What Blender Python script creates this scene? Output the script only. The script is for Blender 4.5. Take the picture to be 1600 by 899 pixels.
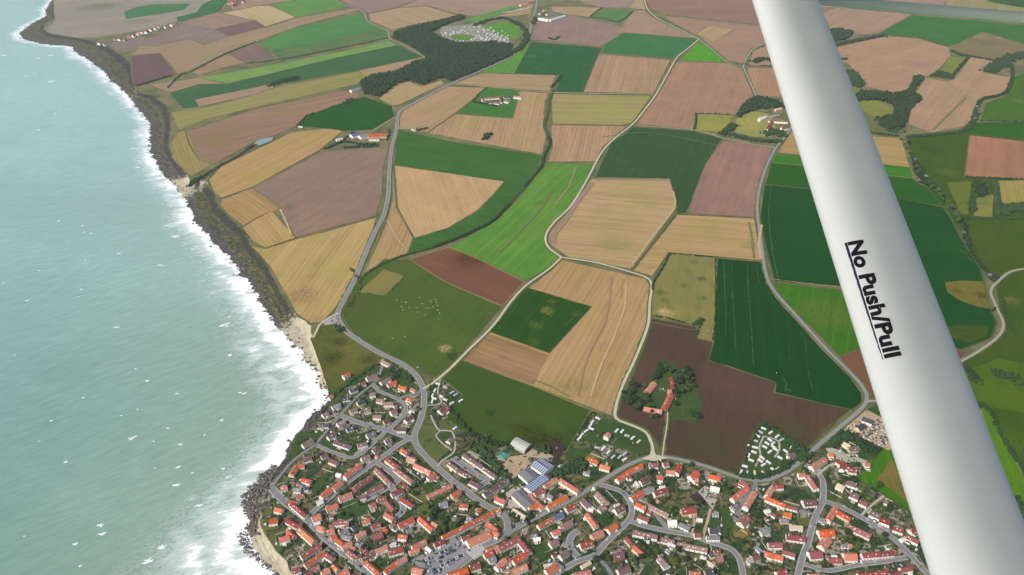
import bpy, bmesh, math, random
import numpy as np
from mathutils import Vector, Matrix
random.seed(7); rng = np.random.default_rng(7)
for o in list(bpy.data.objects): bpy.data.objects.remove(o)
S = bpy.context.scene; COL = S.collection
R = math.radians
# ---------------------------------------------------------------- camera, light, exposure
CH, PITCH, FPX = 850.0, R(31.0), 1256.0
cam = bpy.data.objects.new('camera', bpy.data.cameras.new('camera')); COL.objects.link(cam)
cam.location = (0, 0, CH); cam.rotation_euler = (math.pi/2 - PITCH, 0, 0)
cam.data.sensor_width = 36; cam.data.lens = 36*FPX/1600
cam.data.clip_start = 0.05; cam.data.clip_end = 40000
S.camera = cam
SUN_EL, SUN_AZ = 43.0, 228.0       # azimuth clockwise from +Y (where the camera looks)
SKY_STRENGTH, SUN_STRENGTH, EXPOSURE = 0.10, 3.2, 0.40
w = bpy.data.worlds.new('World'); S.world = w; w.use_nodes = True
nt = w.node_tree; nt.nodes.clear()
sky = nt.nodes.new('ShaderNodeTexSky'); sky.sky_type = 'NISHITA'; sky.sun_disc = False
sky.sun_elevation = R(SUN_EL); sky.sun_rotation = R(SUN_AZ)
sky.air_density = 1.0; sky.dust_density = 3.0; sky.ozone_density = 1.0
bg = nt.nodes.new('ShaderNodeBackground'); bg.inputs[1].default_value = SKY_STRENGTH
wo = nt.nodes.new('ShaderNodeOutputWorld')
nt.links.new(sky.outputs[0], bg.inputs[0]); nt.links.new(bg.outputs[0], wo.inputs[0])
sl = bpy.data.lights.new('sun', 'SUN'); sl.energy = SUN_STRENGTH; sl.angle = R(3.5); sl.color = (1, .955, .89)
so = bpy.data.objects.new('sun', sl); COL.objects.link(so)
sd = Vector((math.sin(R(SUN_AZ))*math.cos(R(SUN_EL)), math.cos(R(SUN_AZ))*math.cos(R(SUN_EL)), math.sin(R(SUN_EL))))
so.rotation_euler = sd.to_track_quat('Z', 'Y').to_euler(); so.location = (0, 0, 1200)
S.view_settings.view_transform = 'Standard'; S.view_settings.look = 'None'
S.view_settings.exposure = EXPOSURE; S.view_settings.gamma = 1; S.view_settings.use_curve_mapping = False
S.render.engine = 'CYCLES'; S.cycles.max_bounces = 5; S.cycles.volume_bounces = 1
SIGMA = 0.000026                   # haze density per metre
HAZE_COL = np.array([.50, .55, .60])
ALB = 0.66                         # displayed linear value -> base colour under this light
SEA = -14.0
sp, cp = math.sin(PITCH), math.cos(PITCH)
# ---------------------------------------------------------------- helpers
def G(x, y, z=0.0):
    """surveyed point of the map: photo pixel -> ground coordinates at height z"""
    u = (x-800)/FPX; v = (y-449.5)/FPX
    t = (CH-z)/(sp+v*cp)
    return np.array([u*t, t*(cp-v*sp), z])
def ppm(x, y): return FPX*(sp+(y-449.5)/FPX*cp)/CH      # pixels per metre there
def PX(p):
    """ground point -> photo pixel, used for the wording of labels only"""
    d = (p[0], p[1], p[2]-CH); z = d[1]*cp-d[2]*sp
    return 800+FPX*d[0]/z, 449.5+FPX*(-d[1]*sp-d[2]*cp)/z
def lin(c): 
    c = np.array(c[:3], float)/255
    return np.where(c <= .04045, c/12.92, ((c+.055)/1.055)**2.4)
def alb(rgb, dist=0.0):
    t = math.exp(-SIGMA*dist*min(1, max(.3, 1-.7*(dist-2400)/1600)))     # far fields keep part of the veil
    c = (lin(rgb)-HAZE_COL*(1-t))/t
    return tuple(np.clip(c*ALB, .003, .85))
def tag(o, label=None, cat=None, group=None, kind=None):
    if label: o['label'] = label
    if cat: o['category'] = cat
    if group: o['group'] = group
    if kind: o['kind'] = kind
    return o
def link(o, parent=None):
    COL.objects.link(o)
    if parent is not None: o.parent = parent
    return o
def empty(name, loc=(0,0,0), rz=0.0):
    o = bpy.data.objects.new(name, None); COL.objects.link(o); o.location = loc; o.rotation_euler = (0,0,rz)
    o.empty_display_size = 1; return o
def mk(name, verts, faces, mat=None, parent=None, smooth=False, loc=None, rz=0):
    me = bpy.data.meshes.new(name)
    me.from_pydata([tuple(map(float, v)) for v in verts], [], [tuple(map(int, f)) for f in faces])
    for m in (mat if isinstance(mat, (list, tuple)) else [mat]):
        if m: me.materials.append(m)
    if smooth: me.polygons.foreach_set('use_smooth', [True]*len(me.polygons))
    me.update()
    o = link(bpy.data.objects.new(name, me), parent)
    if loc is not None: o.location = loc; o.rotation_euler = (0,0,rz)
    return o
def mk_np(name, V, T, mat, parent=None, smooth=False):
    me = bpy.data.meshes.new(name); n = T.shape[1]
    me.vertices.add(len(V)); me.vertices.foreach_set('co', V.astype(np.float32).ravel())
    me.loops.add(T.size); me.loops.foreach_set('vertex_index', T.astype(np.int32).ravel())
    me.polygons.add(len(T)); me.polygons.foreach_set('loop_start', np.arange(0, T.size, n, dtype=np.int32))
    me.polygons.foreach_set('loop_total', np.full(len(T), n, dtype=np.int32))
    if smooth: me.polygons.foreach_set('use_smooth', np.ones(len(T), dtype=bool))
    me.update(calc_edges=True); me.validate()
    if mat: me.materials.append(mat)
    return link(bpy.data.objects.new(name, me), parent)
def box(x0,x1,y0,y1,z0,z1):
    v = [(x0,y0,z0),(x1,y0,z0),(x1,y1,z0),(x0,y1,z0),(x0,y0,z1),(x1,y0,z1),(x1,y1,z1),(x0,y1,z1)]
    f = [(0,3,2,1),(4,5,6,7),(0,1,5,4),(1,2,6,5),(2,3,7,6),(3,0,4,7)]
    return v, f
class MB:
    def __init__(s): s.v=[]; s.f=[]
    def add(s, vf, M=None):
        n=len(s.v); v,f=vf
        s.v += [tuple(M@Vector(p)) for p in v] if M else list(v)
        s.f += [tuple(i+n for i in q) for q in f]; return s
    def build(s, name, mat, parent=None, **k): return mk(name, s.v, s.f, mat, parent, **k)
def catmull(P, step=12.0):
    P = [np.array(p, float) for p in P]; out=[]
    Q = [2*P[0]-P[1]]+P+[2*P[-1]-P[-2]]
    for i in range(1, len(Q)-2):
        a,b,c,d = Q[i-1:i+3]; n = max(1, int(np.linalg.norm(c-b)/step))
        for k in range(n):
            t = k/n
            out.append(.5*((2*b)+(c-a)*t+(2*a-5*b+4*c-d)*t*t+(-a+3*b-3*c+d)*t**3))
    out.append(P[-1]); return np.array(out)
ico = None
def icosphere(sub):
    bm = bmesh.new(); bmesh.ops.create_icosphere(bm, subdivisions=sub, radius=1)
    V = np.array([v.co[:] for v in bm.verts]); F = np.array([[v.index for v in f.verts] for f in bm.faces]); bm.free()
    return V, F
ICO1, ICO2 = icosphere(1), icosphere(2)
def blobs(C, Rr, sub=ICO1, jit=.28, squash=.8):
    """many uneven clumps as one vertex and face array"""
    V0, F0 = sub; n = len(C); k = len(V0)
    J = 1+rng.normal(0, jit, (n, k, 1))
    A = rng.uniform(0, 2*math.pi, n); ca, sa = np.cos(A), np.sin(A)
    X = V0[None]*J
    X = np.stack([X[...,0]*ca[:,None]-X[...,1]*sa[:,None], X[...,0]*sa[:,None]+X[...,1]*ca[:,None], X[...,2]*squash], -1)
    Rr = np.asarray(Rr, float)
    if Rr.ndim == 1: Rr = Rr[:,None]
    V = (X*Rr[:,None,:]+np.asarray(C)[:,None,:]).reshape(-1,3)
    F = (F0[None]+(np.arange(n)*k)[:,None,None]).reshape(-1,3)
    return V, F
# ---------------------------------------------------------------- materials
class NT:
    def __init__(s, name, rough=.9, spec=.25):
        s.m = bpy.data.materials.new(name); s.m.use_nodes = True; s.t = s.m.node_tree; s.t.nodes.clear()
        s.out = s.t.nodes.new('ShaderNodeOutputMaterial'); s.b = s.t.nodes.new('ShaderNodeBsdfPrincipled')
        s.t.links.new(s.b.outputs[0], s.out.inputs[0])
        s.b.inputs['Roughness'].default_value = rough; s.b.inputs['Specular IOR Level'].default_value = spec
    def n(s, t, **k):
        d = s.t.nodes.new(t)
        for a, v in k.items(): setattr(d, a, v)
        return d
    def l(s, a, b): s.t.links.new(a, b)
    def val(s, sock, v):
        if hasattr(v, 'is_output') or isinstance(v, bpy.types.NodeSocket): s.l(v, sock)
        else: sock.default_value = v
    def pos(s, rot=0.0, scale=(1,1,1), obj=False):
        if obj: src = s.n('ShaderNodeTexCoord').outputs['Object']
        else: src = s.n('ShaderNodeNewGeometry').outputs['Position']
        m = s.n('ShaderNodeMapping'); m.vector_type = 'POINT'
        # rotate first, then scale
        r = s.n('ShaderNodeVectorRotate', rotation_type='Z_AXIS'); r.inputs['Angle'].default_value = rot
        s.l(src, r.inputs['Vector']); s.l(r.outputs[0], m.inputs['Vector'])
        m.inputs['Scale'].default_value = scale
        return m.outputs[0]
    def noise(s, vec, scale=1.0, detail=3, rough=.55, dist=0.0):
        d = s.n('ShaderNodeTexNoise'); s.l(vec, d.inputs['Vector'])
        d.inputs['Scale'].default_value = scale; d.inputs['Detail'].default_value = detail
        d.inputs['Roughness'].default_value = rough; d.inputs['Distortion'].default_value = dist
        return d.outputs['Fac']
    def math(s, op, a, b=0.0, c=None, clamp=False):
        d = s.n('ShaderNodeMath', operation=op, use_clamp=clamp); s.val(d.inputs[0], a); s.val(d.inputs[1], b)
        if c is not None: s.val(d.inputs[2], c)
        return d.outputs[0]
    def ramp(s, x, lo, hi, a=0.0, b=1.0):
        d = s.n('ShaderNodeMapRange'); d.interpolation_type = 'SMOOTHSTEP'; s.val(d.inputs[0], x)
        d.inputs[1].default_value, d.inputs[2].default_value, d.inputs[3].default_value, d.inputs[4].default_value = lo, hi, a, b
        return d.outputs[0]
    def mix(s, f, a, b, mode='MIX'):
        d = s.n('ShaderNodeMix', data_type='RGBA', blend_type=mode); s.val(d.inputs[0], f)
        for sock, v in ((d.inputs[6], a), (d.inputs[7], b)):
            if isinstance(v, bpy.types.NodeSocket): s.l(v, sock)
            else: sock.default_value = (*v[:3], 1)
        return d.outputs[2]
    def scale(s, col, f):
        d = s.n('ShaderNodeVectorMath', operation='SCALE')
        if isinstance(col, bpy.types.NodeSocket): s.l(col, d.inputs[0])
        else: d.inputs[0].default_value = col[:3]
        s.val(d.inputs['Scale'], f); return d.outputs[0]
    def color(s, c): s.val(s.b.inputs['Base Color'], c if isinstance(c, bpy.types.NodeSocket) else (*c[:3], 1)); return s
    def bump(s, h, strength=.5, dist=.3):
        d = s.n('ShaderNodeBump'); d.inputs['Strength'].default_value = strength; d.inputs['Distance'].default_value = dist
        s.l(h, d.inputs['Height']); s.l(d.outputs[0], s.b.inputs['Normal']); return s
def hue(c, k): return tuple(min(.9, max(.005, a*b)) for a, b in zip(c, k))
def field_mat(base, ang, style, patches=()):
    """cultivated ground: rows along ang, tonal drift, soft patches"""
    t = NT('field_'+style, 1.0, 0.0); off = random.uniform(0, 500)
    big = t.noise(t.pos(0, (1/130,)*3), 1, 4, .6); mid = t.noise(t.pos(ang, (1/45, 1/14, 1)), 1, 3)
    fine = t.noise(t.pos(0, (1/2.6,)*3), 1, 3, .65)
    amp = {'s': .44, 'c': .26, 'p': .1, 'd': .28, 'h': .34}[style]
    streak = t.noise(t.pos(ang, (1/420, 1/5.5, 1)), 1, 4, .62)
    wide = t.noise(t.pos(ang, (1/900, 1/26., 1)), 1, 2, .5)
    if style == 'c': alt = hue(base, (1.35, 1.12, .95)); alt2 = hue(base, (.74, .85, .8))
    elif style == 's': alt = hue(base, (.9, 1.0, .76)); alt2 = hue(base, (.84, .78, .78))
    elif style == 'p': alt = hue(base, (1.26, 1.08, 1.0)); alt2 = hue(base, (.62, .82, .72))
    else: alt = hue(base, (1.14, 1.1, 1.02)); alt2 = hue(base, (.82, .82, .86))
    c = t.mix(t.ramp(big, .4, .68), base, alt)
    c = t.mix(t.ramp(mid, .5, .75, 0, .75), c, alt2)
    f = t.math('MULTIPLY_ADD', streak, amp*1.6, 1-amp*.8)
    f = t.math('MULTIPLY', f, t.math('MULTIPLY_ADD', wide, amp*.9, 1-amp*.45))
    f = t.math('MULTIPLY', f, t.math('MULTIPLY_ADD', fine, .5 if style == 'p' else .34, .75 if style == 'p' else .83))
    if style in 'sc':     # headland passes and tramlines
        sx = t.n('ShaderNodeSeparateXYZ'); t.l(t.pos(ang, (1,1,1)), sx.inputs[0])
        wob = t.math('MULTIPLY_ADD', t.noise(t.pos(0, (1/160,)*3), 1, 1), 9.0, sx.outputs[1])
        per = 26.0 if style == 'c' else 11.0
        fr = t.math('FRACT', t.math('DIVIDE', t.math('ADD', wob, off), per))
        ln = t.math('SUBTRACT', 1.0, t.ramp(t.math('ABSOLUTE', t.math('SUBTRACT', fr, .5)), .03, .11 if style == 'c' else .3))
        f = t.math('MULTIPLY', f, t.math('MULTIPLY_ADD', ln, .16 if style == 'c' else .1, .97))
    if style == 'h':      # cross-hatched stubble
        sx = t.n('ShaderNodeSeparateXYZ'); t.l(t.pos(ang+.9, (1,1,1)), sx.inputs[0])
        sn = t.math('SINE', t.math('MULTIPLY', sx.outputs[1], .55))
        sx2 = t.n('ShaderNodeSeparateXYZ'); t.l(t.pos(ang, (1,1,1)), sx2.inputs[0])
        s2 = t.math('SINE', t.math('MULTIPLY', sx2.outputs[1], .8))
        f = t.math('MULTIPLY', f, t.math('MULTIPLY_ADD', t.math('ADD', sn, s2), .05, 1.0))
    c = t.scale(c, f)
    for (px, py, rad, col, k) in patches:
        g = G(px, py); d = t.n('ShaderNodeVectorMath', operation='DISTANCE')
        wn = t.n('ShaderNodeTexNoise'); t.l(t.pos(0, (1/18,)*3), wn.inputs['Vector']); wn.inputs['Detail'].default_value = 4
        ad = t.n('ShaderNodeVectorMath', operation='MULTIPLY_ADD'); t.l(wn.outputs['Color'], ad.inputs[0]); ad.inputs[1].default_value = (rad*1.3,)*2+(0,)
        t.l(t.n('ShaderNodeNewGeometry').outputs['Position'], ad.inputs[2]); t.l(ad.outputs[0], d.inputs[0])
        d.inputs[1].default_value = (g[0]+rad*.65, g[1]+rad*.65, .4)
        m = t.ramp(d.outputs['Value'], rad*.3, rad*1.05, k, 0)
        m = t.math('MULTIPLY', m, t.ramp(t.noise(t.pos(ang, (1/16, 1/5., 1)), 1, 5, .7), .36, .6, .15, 1))
        c = t.mix(m, c, alb(col, np.hypot(np.hypot(g[0], g[1]), CH)))
    return t.color(c).m
def simple(name, rgb, rough=.85, var=.25, sc=1/1.5, spec=.25, obj=False, rnd=0.0, bump=0.0, aniso=None, raw=False):
    t = NT(name, rough, spec); base = rgb if raw else tuple(lin(rgb)*ALB)
    n = t.noise(t.pos(0, aniso or (sc,)*3, obj=obj), 1, 4, .62)
    f = t.math('MULTIPLY_ADD', n, var*2, 1-var)
    if rnd:
        oi = t.n('ShaderNodeObjectInfo'); f = t.math('MULTIPLY', f, t.math('MULTIPLY_ADD', oi.outputs['Random'], rnd*2, 1-rnd))
    c = t.scale(base, f)
    if rnd:
        h = t.n('ShaderNodeHueSaturation'); t.l(c, h.inputs['Color'])
        r2 = t.math('FRACT', t.math('MULTIPLY', oi.outputs['Random'], 7.31))
        t.l(t.math('MULTIPLY_ADD', r2, .035, .483), h.inputs['Hue'])
        t.l(t.math('MULTIPLY_ADD', t.math('FRACT', t.math('MULTIPLY', oi.outputs['Random'], 13.7)), .4*min(1, rnd*4), 1-.25*min(1, rnd*4)), h.inputs['Saturation'])
        c = h.outputs[0]
    t.color(c)
    if bump: t.bump(n, bump, .3)
    return t.m
# ---------------------------------------------------------------- ground sheets
NP = [0]
def sheet(name, pts, z, mat, kind='structure', jit=.9, step=16.0, label=None):
    P = [G(x, y)[:2] for x, y in pts]; out = []
    for a, b in zip(P, P[1:]+P[:1]):
        n = max(1, int(np.linalg.norm(b-a)/step))
        for k in range(n):
            q = a+(b-a)*k/n
            if k: q = q+rng.normal(0, jit, 2)
            out.append((q[0], q[1], z))
    o = mk(name, out, [tuple(range(len(out)))], mat)
    if o.data.polygons[0].normal.z < 0:
        o.data.flip_normals()
    return tag(o, label, None, None, kind)
def ang_of(pts, d=None):
    P = [G(x, y)[:2] for x, y in pts]
    if d is not None:
        a, b = G(d[0], d[1])[:2], G(d[2], d[3])[:2]; v = b-a
    else: v = max((b-a for a, b in zip(P, P[1:]+P[:1])), key=np.linalg.norm)
    return -math.atan2(v[1], v[0])
# coast: (shore pixel, clifftop pixel, surf width px, sand, vegetation)
COAST = [
((98,-60),(110,-62),10,0,.6),((90,-25),(104,-26),10,0,.6),((82,0),(95,0),10,0,.6),((71,15),(84,15),10,0,.6),((72,25),(86,28),10,0,.6),((50,37),(68,38),12,0,.8),
((41,44),(72,46),14,0,.8),((30,52),(78,50),18,0,.7),((34,60),(88,55),16,0,.6),((52,66),(100,57),12,0,.5),((82,71),(118,59),10,0,.4),
((110,72),(135,62),16,0,.6),((117,82),(158,68),20,0,.7),((140,95),(178,78),18,0,.7),((160,110),(192,88),20,0,.7),((172,125),(205,100),20,0,.8),((190,140),(208,128),18,0,.8),((204,155),(212,142),18,.4,.6),
((212,166),(240,150),18,0,.6),((222,180),(260,165),18,0,.5),((235,195),(267,185),20,0,.4),((234,212),(265,212),22,0,.4),((237,247),(264,235),24,0,.4),
((250,264),(276,254),30,0,.3),((261,277),(292,272),34,.3,.3),((275,292),(297,282),32,.9,.2),((287,308),(322,284),34,.5,.4),((300,325),(336,305),36,0,.8),((300,345),(340,322),38,0,.8),
((320,362),(360,340),40,0,.8),((340,382),(380,357),42,.1,.8),((360,402),(392,382),48,.3,.7),((372,424),(410,405),54,.3,.7),((390,448),(424,428),56,.2,.7),
((407,467),(440,455),58,.1,.8),((420,492),(450,477),60,.2,.8),((437,515),(464,494),60,.5,.6),((455,532),(484,510),80,1,.1),((472,552),(489,530),110,1,0),
((488,578),(497,562),120,1,0),((499,597),(507,584),110,.8,.1),((510,617),(516,608),80,.3,.2),((508,632),(517,632),50,.1,.4),((500,641),(510,644),34,.1,.4),
((485,654),(494,660),34,.2,.4),((472,667),(482,675),42,.2,.3),((461,677),(470,688),52,.2,.3),((450,696),(462,706),62,.2,.2),((443,712),(456,720),95,.2,.1),
((432,726),(446,734),85,.1,.1),((419,744),(434,754),44,.42,.1),((403,762),(424,766),40,.42,.1),((392,780),(421,782),50,.42,.1),((386,796),(413,800),80,.42,.1),
((396,811),(407,814),150,.5,.1),((392,826),(410,824),175,.7,.1),((387,840),(418,842),195,.9,0),((394,856),(432,862),200,.9,0),((405,870),(447,877),200,1,0),
((418,883),(452,893),200,1,0),((434,897),(460,906),130,1,0),((470,935),(500,940),120,.8,0),((530,1010),(560,1010),100,.5,0)]
SH = np.array([G(*c[0], SEA)[:2] for c in COAST]); TP = np.array([G(*c[1])[:2] for c in COAST])
SW = np.array([c[2]/ppm(*c[0])*.95 for c in COAST])
CA = np.array([[c[3], c[4]] for c in COAST])
# resample the coast every 9 m
def resample(step=7.0):
    S_, T_, A_ = [], [], []
    for i in range(len(COAST)-1):
        n = max(1, int(max(np.linalg.norm(SH[i+1]-SH[i]), np.linalg.norm(TP[i+1]-TP[i]))/step))
        for k in range(n):
            t = k/n; S_.append(SH[i]*(1-t)+SH[i+1]*t); T_.append(TP[i]*(1-t)+TP[i+1]*t); A_.append(CA[i]*(1-t)+CA[i+1]*t)
    S_.append(SH[-1]); T_.append(TP[-1]); A_.append(CA[-1])
    return map(np.array, (S_, T_, A_))
CS, CT, CAA = resample()
def sm_noise(n, amp, k):
    x = rng.normal(0, 1, n+k); x = np.convolve(x, np.ones(k)/k, 'valid')[:n]; return x/x.std()*amp
nrm = CS-CT; nrm /= np.linalg.norm(nrm, axis=1)[:,None]
CS = CS+nrm*(sm_noise(len(CS), 3.0, 4)+sm_noise(len(CS), 2.0, 1))[:,None]
CT = CT+nrm*(sm_noise(len(CT), 1.6, 3))[:,None]
KR = 16
V = np.zeros((len(CS), KR+2, 3)); AT = np.zeros((len(CS), KR+2, 3))
bl = [sm_noise(len(CS), 1, 5) for _ in range(KR+2)]
for j in range(KR+2):
    t = (j-1)/KR
    if j == 0: V[:,0,:2] = CS+nrm*9; V[:,0,2] = SEA-2.5
    else:
        V[:,j,:2] = CS*(1-t)+CT*t
        prof_c = np.interp(t, [0,.1,.3,.62,.8,.93,1], [0,.06,.2,.45,.72,.96,1])
        prof_b = np.interp(t, [0,.3,.7,.88,1], [0,.08,.2,.55,1])
        s = np.clip(CAA[:,0], 0, 1); pr = prof_c*(1-s)+prof_b*s
        env = math.sin(math.pi*min(1, max(0, t)))
        V[:,j,2] = SEA+(-SEA)*pr+env*(1-s*.8)*(bl[j]*1.1+rng.normal(0, .55, len(CS)))
        if j == KR+1: V[:,j,2] = 0
        V[:,j,:2] += (env*(1-s*.7)*rng.normal(0, 1.4, (2, len(CS)))).T
    AT[:,j,0] = CAA[:,0]; AT[:,j,1] = CAA[:,1]*np.clip((t-.12)/.25, 0, 1); AT[:,j,2] = t
n0 = len(CS); idx = np.arange(n0*(KR+2)).reshape(n0, KR+2)
Q = np.stack([idx[:-1,:-1], idx[1:,:-1], idx[1:,1:], idx[:-1,1:]], -1).reshape(-1, 4)
t = NT('cliff_ground', .95, .1)
at = t.n('ShaderNodeAttribute', attribute_name='cover'); sx = t.n('ShaderNodeSeparateColor'); t.l(at.outputs['Color'], sx.inputs[0])
nz = t.noise(t.pos(0, (1/9.,)*3), 1, 5, .7); nf = t.noise(t.pos(0, (1/2.2,)*3), 1, 4, .7); nb = t.noise(t.pos(0, (1/38.,)*3), 1, 4, .6)
rock = t.mix(t.ramp(nf, .35, .7), tuple(lin((50,49,52))*ALB), tuple(lin((126,120,112))*ALB))
veg = t.mix(t.ramp(nz, .36, .66), tuple(lin((52,58,44))*ALB), tuple(lin((120,118,74))*ALB))
veg = t.mix(t.ramp(nb, .4, .7, 0, .7), veg, tuple(lin((74,74,68))*ALB))
sand = t.mix(t.ramp(nz, .35, .7), tuple(lin((205,197,172))*ALB), tuple(lin((176,166,142))*ALB))
c = t.mix(t.ramp(t.math('ADD', sx.outputs[1], t.math('MULTIPLY_ADD', nz, .9, -.45)), .3, .55), rock, veg)
scarp = t.math('MULTIPLY', t.ramp(t.math('MULTIPLY_ADD', nz, .3, sx.outputs[2]), .84, .92), t.ramp(t.math('MULTIPLY_ADD', nz, .3, sx.outputs[2]), 1.06, 1.14, 1, 0))
c = t.mix(t.math('MULTIPLY', scarp, .8), c, tuple(lin((58,56,54))*ALB))       # bare dark scarp below the turf edge
c = t.mix(t.ramp(t.math('ADD', sx.outputs[0], t.math('MULTIPLY_ADD', nz, 1.0, -.5)), .35, .6), c, sand)
t.color(t.scale(c, t.math('MULTIPLY_ADD', nf, .5, .75))).bump(nf, .8, 1.0)
cl = mk_np('cliff', V.reshape(-1,3), Q, t.m)
at = cl.data.attributes.new('cover', 'FLOAT_COLOR', 'POINT')
at.data.foreach_set('color', np.concatenate([AT.reshape(-1,3), np.ones((n0*(KR+2),1))], 1).astype(np.float32).ravel())
if sum(p.normal.z for p in cl.data.polygons) < 0: cl.data.flip_normals()
tag(cl, kind='structure')
# inland base sheet out to the horizon
t = NT('ground', .95, .1)
b1 = t.noise(t.pos(0, (1/60,)*3), 1, 5, .6); b2 = t.noise(t.pos(0, (1/3.,)*3), 1, 3, .6)
c = t.mix(t.ramp(b1, .35, .65), tuple(lin((96,104,66))*ALB), tuple(lin((132,126,86))*ALB))
t.color(t.scale(c, t.math('MULTIPLY_ADD', b2, .4, .8)))
far = [(500,440),(9500,420),(11500,6000),(11500,11800),(-1800,11800)]
LB = [(p[0], p[1], 0.0) for p in CT[::-1]]          # from the village shore up to the cape, reversed
base = [(CT[-1][0], 300, 0), (9000, 300, 0), (11500, 6000, 0), (11500, 11800, 0), (-1500, 11800, 0)]+[(p[0], p[1], 0.0) for p in CT]
g = mk('ground', base, [tuple(range(len(base)))], t.m)
if g.data.polygons[0].normal.z < 0: g.data.flip_normals()
tag(g, kind='structure')
# farmland patchwork that carries on outside the surveyed fields
t = NT('far_fields', .95, .1)
vo = t.n('ShaderNodeTexVoronoi', distance='MANHATTAN'); t.l(t.pos(.4, (1/260, 1/330, .001)), vo.inputs['Vector']); vo.inputs['Scale'].default_value = 1
sc_ = t.n('ShaderNodeSeparateColor'); t.l(vo.outputs['Color'], sc_.inputs[0])
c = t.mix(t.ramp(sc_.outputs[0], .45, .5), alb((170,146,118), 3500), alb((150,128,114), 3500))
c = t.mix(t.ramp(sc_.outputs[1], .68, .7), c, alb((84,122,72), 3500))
st = t.noise(t.pos(.4, (1/300, 1/7, 1)), 1, 3)
t.color(t.scale(c, t.math('MULTIPLY_ADD', st, .4, .8)))
sheet('field', [(108,-60),(60,-190),(1700,-190),(2300,-20),(1640,-4),(1500,-4),(1270,-4),(900,-4),(462,-4),(100,-4)], .03, t.m, jit=0)
sheet('field', [(1625,-2),(2300,-20),(3600,1000),(1640,1000)], .03, t.m, jit=0)
# ---------------------------------------------------------------- sea
xs = np.concatenate([np.linspace(-14000, -3000, 30)[:-1], np.arange(-3000, 60, 6.0), [400, 1500]])
ys = np.concatenate([[-3000, -500, 200], np.arange(430, 4700, 6.5), np.linspace(4750, 12500, 30)])
XX, YY = np.meshgrid(xs, ys, indexing='ij'); P2 = np.stack([XX.ravel(), YY.ravel()], 1).astype(np.float32)
best = np.full(len(P2), 1e9, np.float32); ww = np.full(len(P2), 1, np.float32)
for i in range(len(SH)-1):
    a, b = SH[i], SH[i+1]; ab = b-a; L2 = float(ab@ab)
    tt = np.clip(((P2-a)@ab)/L2, 0, 1); q = a+tt[:,None]*ab; d = np.hypot(*(P2-q).T)
    m = d < best; best[m] = d[m]; ww[m] = (SW[i]*(1-tt)+SW[i+1]*tt)[m]
nx, ny = len(xs), len(ys); wg_ = ww.reshape(nx, ny)
for _ in range(3):
    for ax_ in (0, 1):
        c_ = np.cumsum(np.pad(wg_, [(12, 12) if a_ == ax_ else (0, 0) for a_ in (0, 1)], mode='edge'), axis=ax_)
        c_ = np.concatenate([np.zeros_like(np.take(c_, [0], ax_)), c_], ax_)
        wg_ = (np.take(c_, range(25, c_.shape[ax_]), ax_)-np.take(c_, range(0, c_.shape[ax_]-25), ax_))/25
ww = wg_.ravel()
foam = np.clip(1-best/ww, -1, 1).astype(np.float32)
near = np.exp(-best/420).astype(np.float32)
nx, ny = len(xs), len(ys); idx = np.arange(nx*ny).reshape(nx, ny)
Q = np.stack([idx[:-1,:-1], idx[1:,:-1], idx[1:,1:], idx[:-1,1:]], -1).reshape(-1, 4)
t = NT('sea_water', .22, 1.0); t.b.inputs['IOR'].default_value = 1.6; t.b.inputs['Coat Weight'].default_value = .6; t.b.inputs['Coat Roughness'].default_value = .12
fa = t.n('ShaderNodeAttribute', attribute_name='foam').outputs['Fac']; na = t.n('ShaderNodeAttribute', attribute_name='shallow').outputs['Fac']
# surf is drawn out along the swell, which runs in from the west
s1 = t.noise(t.pos(R(-18), (1/52, 1/24, 1)), 1, 6, .66, 1.2); s2 = t.noise(t.pos(R(-25), (1/15, 1/6.5, 1)), 1, 6, .74, 1.4)
s3 = t.noise(t.pos(R(-20), (1/210, 1/120, 1)), 1, 3)
di = t.n('ShaderNodeAttribute', attribute_name='offshore').outputs['Fac']
cr_ = t.math('SINE', t.math('MULTIPLY_ADD', di, .085, t.math('MULTIPLY', s3, 26.0)))       # breaker lines lying along the shore
fm = t.math('MULTIPLY_ADD', t.math('SUBTRACT', s1, .5), 1.7, fa); fm = t.math('MULTIPLY_ADD', t.math('SUBTRACT', s2, .5), 1.1, fm)
fm = t.math('MULTIPLY_ADD', t.math('SUBTRACT', s3, .5), 1.5, fm); fm = t.math('MULTIPLY_ADD', cr_, .15, fm)
mask = t.ramp(fm, .34, .82); veil = t.ramp(fm, -.2, .6, 0, .5)
vein = t.math('MULTIPLY', t.ramp(t.math('ABSOLUTE', t.math('SUBTRACT', s2, .5)), .0, .035, 1, 0), t.ramp(fa, -.7, .3, 0, .45))
caps = t.math('MULTIPLY', t.ramp(t.noise(t.pos(R(-25), (1/13, 1/4.5, 1)), 1, 3, .6), .715, .77), t.ramp(t.noise(t.pos(0, (1/90,)*3), 1, 2), .5, .64, 0, .8))
wcol = t.mix(t.ramp(na, .05, .8), tuple(lin((106,161,143))*ALB), tuple(lin((148,176,150))*ALB))
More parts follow.
